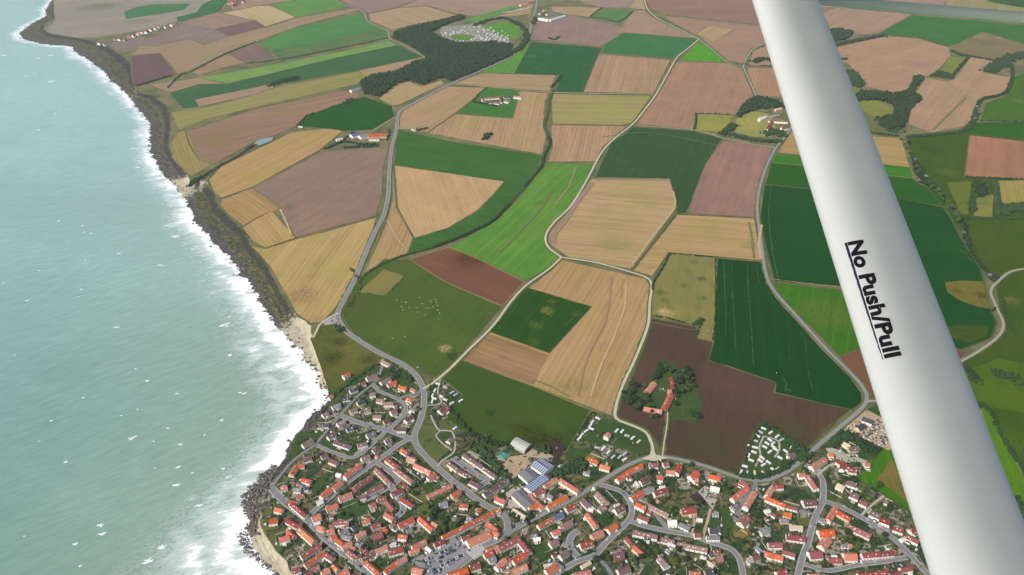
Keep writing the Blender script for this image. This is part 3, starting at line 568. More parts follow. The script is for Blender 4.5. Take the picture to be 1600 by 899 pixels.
PATCH = [('lawn',GREEN,cr(1150,600,5.32,(200,350),(500,520),(560,600),(380,720),(50,770),(40,700),(110,540))),
('lawn',GREEN,cr(440,560,5.32,(880,90),(1080,150),(1130,240),(1000,290),(820,210))),
('lawn',GREEN,cr(440,560,5.32,(700,10+70),(800,60),(850,100),(700,190),(420,330),(400,300))),
('lawn',OLIVE,cr(440,560,5.32,(1150,520),(1240,500),(1290,600),(1270,660),(1390,770),(1290,860),(1160,760),(1140,650))),
('lawn',GREEN,cr(440,560,5.32,(1290,640),(1350,610),(1410,630),(1440,680),(1420,750),(1330,710))),
('lawn',OLIVE,cr(440,560,5.32,(1300,520),(1400,530),(1500,610),(1420,620),(1330,600))),
('lawn',GREEN,cr(440,560,5.32,(150,620),(280,600),(380,600),(270,710),(150,770),(60,870),(90,720))),
('lawn',GREEN,cr(440,560,5.32,(320,700),(360,660),(450,730),(410,760))),
('lawn',GREEN,cr(440,560,5.32,(480,760),(600,720),(740,720),(560,810))),
('lawn',GREEN,cr(370,680,6.376,(600,360),(780,270),(880,230),(800,330),(700,400))),
('lawn',GREEN,cr(370,680,6.376,(720,480),(900,380),(980,430),(800,600),(730,570))),
('lawn',GREEN,cr(370,680,6.376,(1090,670),(1200,600),(1340,740),(1180,850),(960,840))),
('lawn',DRY,cr(370,680,6.376,(440,630),(530,530),(550,560),(500,600),(450,640))),
('lawn',GREEN,cr(370,680,6.376,(370,540),(480,460),(560,530),(440,650))),
('lawn',OLIVE,cr(370,760,6.4,(340,160),(400,180),(340,290),(420,420),(400,600),(250,400),(270,280))),
('lawn',GREEN,cr(370,760,6.4,(1380,270),(1470,230),(1500,350),(1430,390))),
('lawn',OLIVE,cr(560,680,6.376,(490,600),(590,550),(720,700),(700,800),(590,800),(560,690))),
('lawn',GREEN,cr(560,680,6.376,(1100,150),(1240,60),(1400,130),(1340,230),(1200,200))),
('lawn',GREEN,cr(560,680,6.376,(620,510),(720,450),(830,490),(700,590))),
('yard',DIRT,cr(640,580,5.32,(1020,650),(1150,680),(1200,720),(1100,730),(1020,720),(960,820),(900,870),(860,899),(830,860),(700,740),(780,720),(960,700))),
('yard',SLAB,cr(760,700,6.376,(190,430),(330,370),(390,400),(260,450),(300,540),(460,640),(470,700),(230,610),(210,560))),
('yard',MUD,cr(640,580,5.32,(1140,600),(1290,600),(1280,650),(1220,790),(1180,770),(1200,700))),
('lawn',GREEN,cr(760,700,6.376,(790,60),(840,0),(1060,20),(960,160),(780,130))),
('lawn',DRY,cr(760,700,6.376,(960,130),(1060,30),(1130,80),(1010,230))),
('lawn',GREEN,cr(760,700,6.376,(630,410),(700,385),(760,440),(690,490))),
('lawn',GREEN,cr(760,700,6.376,(1090,660),(1200,620),(1280,720),(1200,780),(1110,730))),
('lawn',GREEN,cr(900,550,5.32,(60,720),(230,560),(380,600),(610,680),(620,800),(540,860),(230,760),(120,770))),
('lawn',GREEN,cr(900,550,5.32,(560,330),(700,70),(800,90),(970,250),(1050,430),(1000,600),(860,570),(780,580),(700,510),(560,480),(420,420),(420,300))),
('lawn',GREEN,cr(1150,600,5.32,(1080,220),(1200,180),(1230,260),(1120,220))),
('lawn',GREEN,cr(1150,600,5.32,(800,480),(900,410),(1050,480),(1200,560),(1150,640),(900,560))),
('yard',DIRT,cr(1150,600,5.32,(880,400),(1080,220),(1230,290),(1400,380),(1270,560),(1050,450))),
('yard',SLAB,cr(1150,600,5.32,(740,540),(800,535),(1080,640),(1120,700),(1000,680),(800,620))),
('yard',SLAB,cr(960,700,6.376,(830,440),(900,380),(1010,440),(1020,520),(980,620),(900,520))),
('yard',MUD,cr(960,700,6.376,(740,490),(830,450),(900,530),(940,600),(850,560))),
('lawn',GREEN,cr(960,700,6.376,(1060,600),(1170,600),(1200,899),(1070,899))),
('lawn',GREEN,cr(960,700,6.376,(970,640),(1060,620),(1040,780),(930,800))),
('lawn',OLIVE,cr(960,700,6.376,(500,600),(660,560),(640,660),(760,680),(770,820),(540,800))),
('lawn',DRY,cr(960,760,6.4,(1190,440),(1330,420),(1370,480),(1280,530),(1190,500))),
('lawn',GREEN,cr(960,760,6.4,(550,410),(700,400),(780,440),(760,500),(560,440))),
('lawn',GREEN,cr(960,760,6.4,(390,300),(460,350),(470,410),(340,380))),
('lawn',OLIVE,cr(960,760,6.4,(540,720),(700,700),(720,760),(580,800))),
('yard',ASPH,cr(960,760,6.4,(1200,240),(1270,230),(1240,370),(1180,330))),
('lawn',GREEN,cr(1160,700,5.32,(760,560),(860,580),(840,660),(760,620))),
('lawn',GREEN,cr(1160,700,5.32,(1100,490),(1200,430),(1280,470),(1200,540))),
('lawn',OLIVE,cr(1160,700,5.32,(440,590),(560,580),(570,650),(470,650))),
('lawn',GREEN,cr(1160,700,5.32,(670,220+200),(820,380),(760,470),(690,440))),
('lawn',GREEN,cr(760,760,6.4,(470,600),(620,560),(650,650),(560,740),(460,700))),
('lawn',GREEN,cr(760,760,6.4,(1090,700-400),(1200,240),(1280,320),(1180,390))),
('lawn',GREEN,cr(1150,600,5.32,(120,820),(240,400),(500,600),(380,700),(150,760))),
]
for k, (nm, m, p) in enumerate(PATCH): sheet({'lawn':'lawn','yard':'yard_ground'}[nm], p, ZF+.13+.002*k, m, jit=.3, step=8)
ZR = ZF+.35
ROADCURVES = []
def ribbon(name, pts, wm, z, mat, rough=.25, smooth=True):
    P = [G(x, y)[:2] for x, y in pts]
    C = catmull(P, 7.0) if smooth else np.array(P)
    T = np.gradient(C, axis=0); T /= np.linalg.norm(T, axis=1)[:,None]+1e-9; N = np.stack([-T[:,1], T[:,0]], 1)
    a = C+N*(wm/2+rng.normal(0, rough*.3, len(C)))[:,None]; b = C-N*(wm/2+rng.normal(0, rough*.3, len(C)))[:,None]
    V = [(p[0], p[1], z) for p in a]+[(p[0], p[1], z) for p in b]; n = len(C)
    o = mk(name, V, [(i, n+i, n+i+1, i+1) for i in range(n-1)], mat)
    if o.data.polygons[0].normal.z < 0: o.data.flip_normals()
    return tag(o, kind='structure'), C
VERGE = field_mat(alb((104,112,66)), 0, 'p'); KERB = simple('pavement', (176,172,166), .9, .12, 1/3.)
WHITE_LINE = simple('road_paint', (236,234,226), .8, .1, 1/2.)
zr = [ZR]
MM = [field_mat(alb(c_), 0, 'p') for c_ in ((112,112,72), (140,134,90), (84,96,56))]
for k, pts in enumerate(MARG):     # rough grass margins between the fields
    if k % 4 == 3: continue
    ribbon('field_margin', pts+[pts[0]], random.uniform(1.2, 2.8), z+.006*len(MARG)+.02+.0015*k, MM[k % 3], 3, smooth=False)
def road(pts, wm, mat=None, edge=None, ew=0, verge=0, name='road', reg=True):
    zr[0] += .004
    if verge: ribbon('verge', pts, wm+verge*2, zr[0]-.22, VERGE, 4)
    if edge: ribbon('pavement', pts, wm+ew*2, zr[0], edge)
    wm *= .88 if name == 'road' and edge is KERB else 1
    o, C = ribbon(name, pts, wm, zr[0]+.1, mat or ASPH)
    if reg: ROADCURVES.append((C, wm/2+ew))
    return C
main = [(842,-30),(839,0),(837,15),(832,30),(828,50),(820,68),(800,88),(770,103),(735,118),(703,132),(665,152),(635,168),(623,178),(619,205),(612,232),(608,270),(607,300),(600,335),(585,365),(570,400),(553,440),(537,470),(528,490),(531,505),(545,522),(575,542),(600,556),(625,568),(645,582),(656,596),(662,612),(662,635),(656,660),(648,680),(651,696),(663,712),(685,733),(710,755),(722,763),(747,783),(769,796),(784,803),(792,814),(794,826),(784,841),(757,853),(743,864),(725,879),(697,899),(640,935)]
MC = road(main, 7.6, None, simple('road_edge', (188,184,170), .9, .1, 1/4.), 1.1, 4)
trk = dict(mat=PALE, verge=2.5, name='track')
road([(1003,-20),(1007,0),(1012,15),(1030,31),(1065,48),(1092,62)], 5, **trk)
road([(1092,62),(1110,76),(1137,98),(1161,105)], 5, mat=TRACKG, verge=3, name='track')
road([(1161,105),(1171,127),(1181,150)], 5, mat=TRACKG, verge=3, name='track')
road([(1210,62),(1195,69),(1176,78),(1166,93),(1161,105)], 5, mat=TRACKG, verge=3, name='track')
road([(1092,62),(1074,77),(1058,90),(1045,112),(1025,148),(1005,175),(988,195),(958,219),(938,242),(918,280),(892,322),(866,348),(853,368),(856,386),(877,403)], 5, **trk)
road([(877,403),(858,421),(822,447),(800,470),(770,510),(733,547),(700,580),(674,601),(661,609)], 4.6, **trk)
road([(877,403),(930,411),(985,426),(1010,435),(1018,446),(1015,475),(1012,510),(993,560),(973,603),(962,638),(963,655),(985,665),(1008,676),(1018,694),(1021,713)], 4.8, **trk)
road([(703,132),(745,135),(790,139),(860,145),(940,147),(1022,148)], 3.4, **trk)
road([(990,196),(1050,201),(1083,204),(1110,210),(1130,217),(1170,225),(1212,232)], 3.0, **trk)
east = [(1262,150),(1248,178),(1236,200),(1226,215),(1211,234),(1196,265),(1186,298),(1183,330),(1189,380),(1197,430),(1210,456),(1240,490),(1290,545),(1328,583),(1349,608),(1354,626),(1342,643),(1310,670),(1270,704),(1240,731),(1215,745),(1190,752),(1150,746),(1100,729),(1050,717),(1020,715),(985,726),(940,753),(900,778),(860,799),(820,820),(798,832)]
EC = road(east, 6.6, simple('lane_asphalt', (150,149,148), .9, .1, 1/5.), None, 0, 3)
road([(1275,31),(1290,22),(1310,11),(1330,2)], 5, mat=TRACKG, name='track')
road([(1640,415),(1600,421),(1578,426),(1562,438),(1548,455),(1556,480),(1567,505),(1561,525),(1530,549),(1497,568),(1440,600),(1390,625),(1355,628)], 5, mat=TRACKG, verge=2, name='track')
road([(519,-12),(524,0),(547,11),(568,20),(575,34),(605,49),(609,61),(632,72),(662,89),(675,97),(679,106)], 5, mat=TRACKG, verge=2, name='track')
road([(529,490),(510,500),(500,508),(494,520),(489,529)], 4, mat=PALE, name='track')
road([(860,145),(857,160),(858,178),(851,197),(859,217)], 1.5, mat=VERGE, verge=3, name='path')
road([(1035,713),(1038,690),(1042,665),(1043,645)], 1.8, mat=PALE, verge=2.2, name='track')
road([(680,188),(640,202),(622,201)][::-1], 3, mat=PALE, name='track')
road([(616,184),(600,194),(583,205)], 2.5, mat=PALE, name='track')
road([(988,422),(1020,380),(1057,333)], 2.2, mat=VERGE, verge=1.5, name='path')
SP = dict(edge=KERB, ew=1.2)
road([(424,764),(433,773),(445,785),(462,798),(479,811),(495,827),(511,843),(542,868),(573,893),(620,930)], 9.5, **SP)
road([(484,806),(510,783),(539,758),(574,732),(600,713),(622,697),(640,686)], 6.5, **SP)
road([(424,764),(434,750),(455,724),(475,708),(493,695),(525,658),(557,622),(583,601),(590,594),(598,572)], 4.8)
road([(532,650),(557,660),(580,667),(605,673),(632,683),(647,688)], 7.5, **SP)
road([(583,601),(592,612),(607,618),(620,624),(634,635),(630,650),(618,663),(607,674)], 5, **SP)
road([(622,624),(640,618),(659,614)], 5)
road([(495,697),(521,708),(551,716),(575,701),(602,676)], 4.8, **SP)
road([(585,720),(600,732),(612,740),(623,752),(613,760),(594,770),(572,782)], 6.5, **SP)
road([(612,762),(620,776),(630,790),(627,803),(612,814)], 7, **SP)
road([(708,716),(728,731),(750,746),(763,750),(752,759),(740,767)], 8, **SP)
road([(937,758),(957,764),(975,772),(987,794),(983,813),(961,835),(944,852),(929,869),(901,879),(876,893),(840,912)], 6.5, **SP)
road([(905,830),(893,838),(889,850),(894,862),(903,872)], 8, **SP)
road([(986,816),(1010,824),(1033,829),(1060,834),(1082,838),(1105,847),(1137,857),(1152,869),(1158,885),(1162,905)], 6.5, **SP)
road([(931,870),(946,885),(955,898),(965,920)], 5.5)
road([(1097,843),(1104,820),(1110,796)], 4, mat=DIRT, name='track'); road([(1080,838),(1085,815),(1080,802)], 3.5, mat=DIRT, name='track')
road([(1020,800),(1030,812),(1040,824),(1038,829)], 7)
road([(1258,727),(1275,738),(1285,752),(1285,783),(1272,813),(1262,850),(1254,870),(1244,910)], 6.8, **SP)
road([(1287,784),(1310,792),(1329,801),(1352,813),(1376,828),(1397,844),(1414,860),(1452,902)], 6.8, **SP)
road([(1273,806),(1245,797),(1215,788),(1188,777),(1181,762),(1180,753)], 5.5)
road([(1180,758),(1170,772),(1160,787),(1151,805)], 5.5)
road([(1256,882),(1275,889),(1294,893),(1318,889),(1340,884),(1380,879),(1417,872)], 5.2, **SP)
road([(1277,744),(1287,735),(1297,728),(1312,724),(1330,722)], 4, mat=SLAB, name='drive')
road([(1346,806),(1360,792),(1381,776)], 3.5, mat=SLAB, name='drive')
road([(673,650),(680,665),(687,674),(705,675),(711,690),(709,708),(690,722),(683,731)], 3, mat=SLAB, name='path')
road([(687,674),(681,682),(690,693),(700,700),(706,706)], 2.4, mat=SLAB, name='path')
road([(688,594),(684,614),(690,630),(681,634),(668,635)], 2.6, mat=SLAB, name='path')
road([(1193,683),(1186,700),(1188,712),(1180,730)], 3, mat=SLAB, name='path'); road([(1193,683),(1215,690),(1217,705),(1210,716)], 3, mat=SLAB, name='path')
road([(480,1000),(700,897),(760,940)], 5, reg=False)
# surfaces of squares and junctions
sheet('car_park_ground', [(643,877),(680,857),(718,837),(733,848),(738,860),(735,872),(720,884),(697,901),(672,915),(655,888)], ZR+.45, simple('square_asphalt', (150,147,150), .9, .1, 1/6.), jit=.1)
sheet('road', [(774,796),(790,800),(797,812),(801,821),(822,815),(800,836),(788,846),(780,846),(793,828),(790,812)], ZR+.46, ASPH, jit=.1)
sheet('road', [(1003,718),(1015,712),(1019,700),(1025,712),(1045,717),(1020,722)], ZR+.47, PALE, jit=.1)
sheet('lawn', [(799,814),(804,812),(805,825),(801,829),(798,824)], ZR+.49, GREEN, jit=.1)
sheet('car_park_ground', [(504,504),(526,494),(525,507),(508,509)], ZR+.02, KERB, jit=.2)
sheet('pond', [(397,225),(403,220),(412,217),(427,215),(426,220),(416,224),(405,228)], 1.35, NT('pond_water', .15, .5).color(tuple(lin((150,168,164))*ALB)).m, jit=.3)
# zebra bands on the square's crossing
mz = MB(); a0 = G(735, 870)[:2]; a1 = G(754, 858)[:2]; dirv = (a1-a0)/np.linalg.norm(a1-a0); nv = np.array([-dirv[1], dirv[0]])
for k in range(12):
    c0 = a0+dirv*(k*1.9); q = [c0-nv*9, c0+dirv*.9-nv*9, c0+dirv*.9+nv*9, c0+nv*9]
    n = len(mz.v); mz.v += [(p[0], p[1], ZR+.52) for p in q]; mz.f.append((n, n+1, n+2, n+3))
tag(mz.build('road_marking', WHITE_LINE), kind='structure')
# wheelings and headland strips in the crops
LT = [simple('wheeling_pale', (84,108,58), 1, .3, 1/5.), simple('wheeling_brown', (164,134,102), 1, .25, 1/6.), simple('wheeling_straw', (200,172,130), 1, .25, 1/6.), simple('strip_olive', (120,122,76), 1, .3, 1/5.), simple('headland_mauve', (160,132,112), 1, .25, 1/6.)]
f3 = lambda *p: cr(950, 400, 3.995, *p)
for pts, w_, k in [(f3((722,35),(728,200),(735,350),(733,490)),1.1,0),(f3((770,55),(778,250),(790,420),(796,580)),.8,0),(f3((868,62),(882,300),(897,500),(908,690)),.9,0),(f3((925,60),(935,120),(945,180)),.8,0),(f3((875,58),(900,52),(928,60)),1.2,0),
 (f3((1128,540),(1136,660)),.7,0),(f3((1200,480),(1232,560),(1240,680),(1280,850)),.8,0),(f3((1095,770),(1117,800),(1104,835),(1146,850)),1.5,0),([(1205,292),(1201,330),(1205,380),(1213,425),(1217,440)],1.4,0),([(1500,392),(1512,402),(1520,412)],1,0),
 (cr(650,400,3.995,(1218,130),(1205,300),(1170,440),(1090,590),(1040,740),(1010,880)),3.5,1),(cr(650,400,3.995,(1310,170),(1300,330),(1230,520),(1150,700),(1090,880)),4,2),(cr(650,400,3.995,(1290,150),(1285,200),(1280,260)),1,1),
 (cr(650,400,3.995,(640,300),(560,400),(520,460)),1.2,0),(cr(650,400,3.995,(1000,370),(960,410),(925,440)),.8,0),(cr(650,400,3.995,(780,350),(820,365),(850,380)),1,3),(cr(650,400,3.995,(730,775),(850,822),(960,885)),3,3),
 ([(926,286),(905,312),(885,342),(866,368),(866,382)],13,4),([(930,281),(1000,281),(1043,282)],8,4),([(1052,300),(1053,325),(1020,370),(988,414)],5,2),([(1510,152),(1494,168),(1478,184),(1458,204)],7,3),([(605,345),(620,372),(636,392)],2.5,2),([(612,300),(600,350),(580,400)],3,3),
 ([(395,296),(415,308),(437,324)],4,3),([(455,368),(448,350),(438,328)],5,2),([(500,365),(540,353),(586,339)],2.5,3),([(1190,352),(1186,378),(1189,405)],6,2),([(1170,348),(1175,375),(1178,404)],5,3),([(862,300),(842,330),(812,362),(780,395)],5,3),([(900,262),(890,290),(868,320)],4,1),
 ([(940,215),(1000,208),(1060,215),(1118,228)],3,3),([(1204,256),(1300,262),(1420,282)],2,3),([(1211,438),(1300,448),(1430,460)],1.6,2),([(1020,505),(1050,511),(1085,517)],2,3)]:
    zr[0] += .002; ribbon('wheel_track', pts, w_, zr[0]-.1, LT[k], 1.2)
# centre dashes on the coast road, bay lines on the square
mz = MB()
for i in range(2, len(MC)-3, 2):
    p = MC[i]; q = MC[i+1]; d = (q-p)/np.linalg.norm(q-p); n_ = np.array([-d[1], d[0]])*.16
    if p[1] > 2600: continue
    n = len(mz.v); e = p+d*3.2; mz.v += [(*(p-n_), ZR+.3), (*(e-n_), ZR+.3), (*(e+n_), ZR+.3), (*(p+n_), ZR+.3)]; mz.f.append((n, n+1, n+2, n+3))
tag(mz.build('road_marking', WHITE_LINE), kind='structure')
# ---------------------------------------------------------------- naming by landmark
LM = [("the round garden lawn",(705,690)),("the clifftop loop road",(572,632)),("the northern bend",(655,600)),("the shore road corner",(440,765)),("the boulder shore",(430,825)),
("the main street",(540,850)),("the village square",(690,868)),("the terraced cul-de-sac",(612,755)),("the blue-roofed barns",(835,745)),("the main junction",(800,815)),("the seaward lane",(500,675)),
("the horseshoe close",(905,845)),("the winding lane",(985,790)),("the long grey terrace",(1060,845)),("the ploughed field edge",(1060,730)),("the walled rubble yard",(1110,785)),("the bottom road loop",(1160,865)),
("the eastern fork",(1285,755)),("the lane beside the strut",(1370,815)),("the southern crossroads",(1265,865)),("the slate-roofed depot",(1345,685)),("the garden allotments",(515,735)),
("the green gardens",(660,800)),("the roofed quadrangle",(790,875)),("the western caravan strip",(690,620)),("the lower caravan strip",(950,690)),("the east caravan park",(1205,705)),
("the moated farm",(1040,610)),("the paddock farm",(778,153)),("the coast road farm",(575,212)),("the clifftop hamlet",(215,52)),("the red farm behind the strut",(1212,188)),("the far wooded campsite",(745,55)),("the far northern village",(366,4)),("the far roadside farm",(862,22)),
("the eastern stream",(1440,280)),("the stubble hill",(1400,170)),("the far copse",(1320,60)),("the right-hand meadows",(1570,600)),("the lone farm lane",(1190,160))]
ORD = "first second third fourth fifth sixth seventh eighth ninth tenth eleventh twelfth thirteenth fourteenth fifteenth sixteenth seventeenth eighteenth nineteenth twentieth".split()
THINGS = []      # (object, adjectives+noun, category, pixel)
def thing(o, desc, cat, px, group=None):
    THINGS.append((o, desc, cat, px)); o['category'] = cat
    if group: o['group'] = group
    return o
def name_all():
    B = {}
    for o, desc, cat, px in THINGS:
        lm = min(LM, key=lambda l: (l[1][0]-px[0])**2+(1.5*(l[1][1]-px[1]))**2)[0]
        B.setdefault((desc, lm), []).append((px, o))
    for (desc, lm), L in B.items():
        if len(L) == 1: L[0][1]['label'] = f"only {desc} by {lm}"; continue
        # long rows are told apart by near and far halves first
        L.sort(key=lambda e: e[0][1]); n = max(1, math.ceil(len(L)/18)); per = math.ceil(len(L)/n)
        for h in range(n):
            Q = sorted(L[h*per:(h+1)*per], key=lambda e: e[0][0])
            band = '' if n == 1 else (['upper','lower'] if n == 2 else ['uppermost','middle','lowest'] if n == 3 else ['uppermost','second','third','lowest'] if n == 4 else ORD)[h]
            for i, (_, o) in enumerate(Q):
                t = f"{desc} by {lm}, {ORD[i]} from left"
                if band: t += f" in {band} row" if n < 5 else f" in {ORD[h]} row down"
                o['label'] = t
# ---------------------------------------------------------------- houses
def tile(name, rgb):
    t = NT(name, .85, .2); oi = t.n('ShaderNodeObjectInfo'); rd = oi.outputs['Random']
    n = t.noise(t.pos(0, (1/1.3,)*3, obj=True), 1, 4, .65); n2 = t.noise(t.pos(0, (1/5.,)*3), 1, 3)
    sz = t.n('ShaderNodeSeparateXYZ'); t.l(t.n('ShaderNodeTexCoord').outputs['Object'], sz.inputs[0])
    row = t.math('FRACT', t.math('MULTIPLY', sz.outputs[2], 3.2)); row = t.ramp(row, 0, .35, .8, 1)
    f = t.math('MULTIPLY', t.math('MULTIPLY_ADD', n, .42, .79), t.math('MULTIPLY_ADD', n2, .3, .85))
    f = t.math('MULTIPLY', t.math('MULTIPLY', f, row), t.math('MULTIPLY_ADD', rd, .42, .8))
    h = t.n('ShaderNodeHueSaturation'); t.l(t.scale(tuple(lin(rgb)*ALB), f), h.inputs['Color'])
    t.l(t.math('MULTIPLY_ADD', t.math('FRACT', t.math('MULTIPLY', rd, 7.31)), .024, .488), h.inputs['Hue'])
    t.l(t.math('MULTIPLY_ADD', t.math('FRACT', t.math('MULTIPLY', rd, 17.3)), .34, .74), h.inputs['Saturation'])
    return t.color(h.outputs[0]).m
ROOF = {'o':('orange-roofed',(208,108,70)), 'r':('red-roofed',(152,80,72)), 'b':('brown-roofed',(120,86,82)), 'd':('dark slate-roofed',(76,74,92)), 'g':('grey-roofed',(140,140,146)),
        'm':('faded brown-roofed',(152,118,108)), 'w':('white-roofed',(232,230,224)), 'c':('cream-roofed',(222,200,158)), 'B':('blue-roofed',(96,112,150))}
RM = {k: tile('roof_tiles_'+v[0].split('-')[0].replace(' ', '_'), v[1]) for k, v in ROOF.items()}
WALLS = [simple('render_white', (.80,.79,.76), .9, .06, 1/2., rnd=.05, raw=True), simple('render_white_warm', (.76,.70,.60), .9, .08, 1/2., rnd=.05, raw=True), simple('render_cream', (238,218,178), .9, .1, 1/2., rnd=.06), simple('brick_wall', (170,120,96), .9, .2, 1/1.5, rnd=.06)]
GLASS = NT('window_glass', .15, .5).color((.03,.035,.045)).m; DOOR = simple('door_paint', (90,84,80), .6, .1, 1, rnd=.2)
WHITE = simple('white_trim', (240,240,236), .6, .05, 1); CONC = simple('concrete', (170,166,158), .9, .15, 1/2.); BRICKC = simple('chimney_brick', (168,110,90), .9, .15, 1)
def panel_mesh(name, w, h, t, mat):
    me = bpy.data.meshes.new(name); v, f = box(-w/2, w/2, -t/2, t/2, 0, h); me.from_pydata(v, [], f); me.materials.append(mat); return me
WIN = panel_mesh('window', 1.5, 1.25, .16, GLASS); DR = panel_mesh('door', 1.1, 2.1, .18, DOOR)
v_, f_ = box(-.65,.65,-.06,.06,-.7,.7); SKYL = bpy.data.meshes.new('roof_window'); SKYL.from_pydata([(a, c_, b) for a, b, c_ in v_], [], [tuple(reversed(q)) for q in f_]); SKYL.materials.append(WHITE)
mb = MB(); mb.add(box(-.45,.45,-.35,.35,-1.6,1.1)); mb.add(box(-.55,.55,-.45,.45,1.1,1.25)); mb.add(box(-.3,-.08,-.12,.12,1.25,1.6)); mb.add(box(.08,.3,-.12,.12,1.25,1.6))
CHIM = bpy.data.meshes.new('chimney'); CHIM.from_pydata(mb.v, [], mb.f); CHIM.materials.append(BRICKC)
CHIMW = CHIM.copy(); CHIMW.materials.clear(); CHIMW.materials.append(WHITE)
FOOT = []     # (x, y, radius) of everything built
def inst(me, name, parent, loc, rz=0, rx=0):
    o = bpy.data.objects.new(name, me); COL.objects.link(o); o.parent = parent; o.location = loc; o.rotation_euler = (rx, 0, rz); return o
GROUPN = {}
def house(x1, y1, x2, y2, w, roof='o', he=None, pitch=37, wall=None, kind=None, feats=True, z0=ZF):
    rise = w/2*math.tan(R(pitch))
    if he is None: he = random.choice([4.2, 4.6, 5.0])+(.8 if roof in 'or' and random.random() < .4 else 0)-(1.4 if w < 7.2 else 0)
    hz = z0+he+rise
    a = G(x1, y1, hz); b = G(x2, y2, hz); L = np.linalg.norm(b[:2]-a[:2]); L = max(L, 4.5); c = (a+b)/2
    rz = math.atan2(b[1]-a[1], b[0]-a[0])
    kind = kind or ('terrace' if L > 26 else 'house' if L*w > 55 else 'shed' if L*w < 34 else 'house')
    nm = {'terrace':'terraced_house', 'house':'house', 'shed':'garden_house', 'barn':'barn'}[kind]
    root = empty(nm, (c[0], c[1], z0), rz)
    wm = WALLS[wall if wall is not None else random.choices([0,1,2,3], [6,4,1.5,.3])[0]]
    h = w/2; l = L/2; e = .35
    V = [(-l,-h,-.9),(l,-h,-.9),(l,h,-.9),(-l,h,-.9),(-l,-h,he),(l,-h,he),(l,h,he),(-l,h,he),(-l,0,he+rise-.12),(l,0,he+rise-.12)]
    F = [(0,1,5,4),(2,3,7,6),(1,2,6,9,5),(3,0,4,8,7)]
    mk('wall', V, F, wm, root)
    th = .2; sl_ = rise/h; E = h+.28; ez = he-.28*sl_
    Vr = [(-l-e,-E,ez),(l+e,-E,ez),(l+e,0,he+rise),(-l-e,0,he+rise),(l+e,E,ez),(-l-e,E,ez)]
    Vr += [(p[0],p[1],p[2]+th) for p in Vr]
    Fr = [(6,7,8,9),(9,8,10,11),(3,2,1,0),(5,4,2,3),(0,1,7,6),(4,5,11,10),(1,2,8,7),(2,4,10,8),(5,3,9,11),(3,0,6,9)]
    ro = mk('roof', Vr, Fr, RM[roof], root)
    if feats:
        n = max(1, int(L/9))
        for k in range(n):
            cx = -l+L*(k+.12 if k else .12) if n > 1 else random.choice([-l+1, l-1])
            inst(CHIM if random.random() < .7 else CHIMW, 'chimney', ro, (cx, random.choice([0, .6, -.6]), he+rise+.1))
        side = -1 if math.sin(rz+math.pi/2) > 0 else 1       # long wall that looks south
        nw = max(2, int(L/4.2))
        if kind != 'shed':
            for k in range(min(nw, 6)):
                x = -l+L*(k+.5)/min(nw, 6)
                if k == nw//2: inst(DR, 'door', root, (x, side*(h+.06), 0))
                else: inst(WIN, 'window', root, (x, side*(h+.06), 1.0))
            for k in range(random.choice([0, 1, 2, 3]) if L < 20 else int(L/5)):
                x = random.uniform(-l+1.5, l-1.5); q = random.uniform(.3, .65)
                s = random.choice([-1, 1])
                inst(SKYL, 'roof_window', ro, (x, s*E*q, ez+(he+rise-ez)*(1-q)+th+.1), 0, -s*math.atan(sl_))
            if w > 7.5: inst(WIN, 'window', root, ((l+.06)*(-1 if math.sin(rz) > 0 else 1), 0, he-.2), math.pi/2)
    if feats and kind == 'house' and random.random() < .6:        # lean-to at the side or back
        ex, ey, eh = random.uniform(3, 5.5), random.uniform(2.4, 4), random.uniform(2.3, 2.8); sx_ = random.uniform(-l+ex/2, max(-l+ex/2+.1, l-ex/2)); sg = random.choice([-1, 1])
        an_ = mk('annex', *box(sx_-ex/2, sx_+ex/2, min(sg*(h-.1), sg*(h+ey)), max(sg*(h-.1), sg*(h+ey)), -.9, eh), wm, root)
        mk('annex_roof', *box(sx_-ex/2-.15, sx_+ex/2+.15, min(sg*h, sg*(h+ey+.15)), max(sg*h, sg*(h+ey+.15)), eh+.004, eh+.16), random.choice([WHITE, CONC, RM[roof], CONC]), root)
    if kind != 'barn' and L*w > 50 and random.random() < .5 and z0 == ZF:     # paved yard
        sg = random.choice([-1, 1]); q0 = np.array([c[0], c[1]]); U = np.array([math.cos(rz), math.sin(rz)]); N_ = np.array([-U[1], U[0]]); a1 = random.uniform(-l, 0); b1 = a1+random.uniform(5, 9); dd = random.uniform(3, 7)
        YQ.append([q0+U*a1+N_*sg*(h-1), q0+U*b1+N_*sg*(h-1), q0+U*b1+N_*sg*(h+dd), q0+U*a1+N_*sg*(h+dd)])
    size = 'large ' if L*w > 190 and kind == 'house' else 'long ' if kind == 'terrace' and L > 45 else 'small ' if kind == 'house' and L*w < 85 else ''
    noun = {'terrace':'terrace', 'house':'house', 'shed':'little outhouse', 'barn':'barn'}[kind]
    thing(root, size+ROOF[roof][0]+' '+noun, {'terrace':'terrace','house':'house','shed':'outhouse','barn':'barn'}[kind], ((x1+x2)/2, (y1+y2)/2), {'terrace':'terraces in the village','house':'houses of the village','shed':'outhouses among the gardens','barn':'farm barns'}[kind])
    n = max(1, int(L/w))
    for k in range(n): 
        q = c[:2]+np.array([math.cos(rz), math.sin(rz)])*(-l+L*(k+.5)/n); FOOT.append((q[0], q[1], w*.62))
    HOUSES.append((c, L, w, rz, kind)); return root
HOUSES = []; YQ = []
def crop(x0, y0, s, L):
    for h in L:
        x1, y1, x2, y2, w, r = h[:6]; kw = h[6] if len(h) > 6 else {}
        house(x0+x1/s, y0+y1/s, x0+x2/s, y0+y2/s, w*.95, r, **kw)
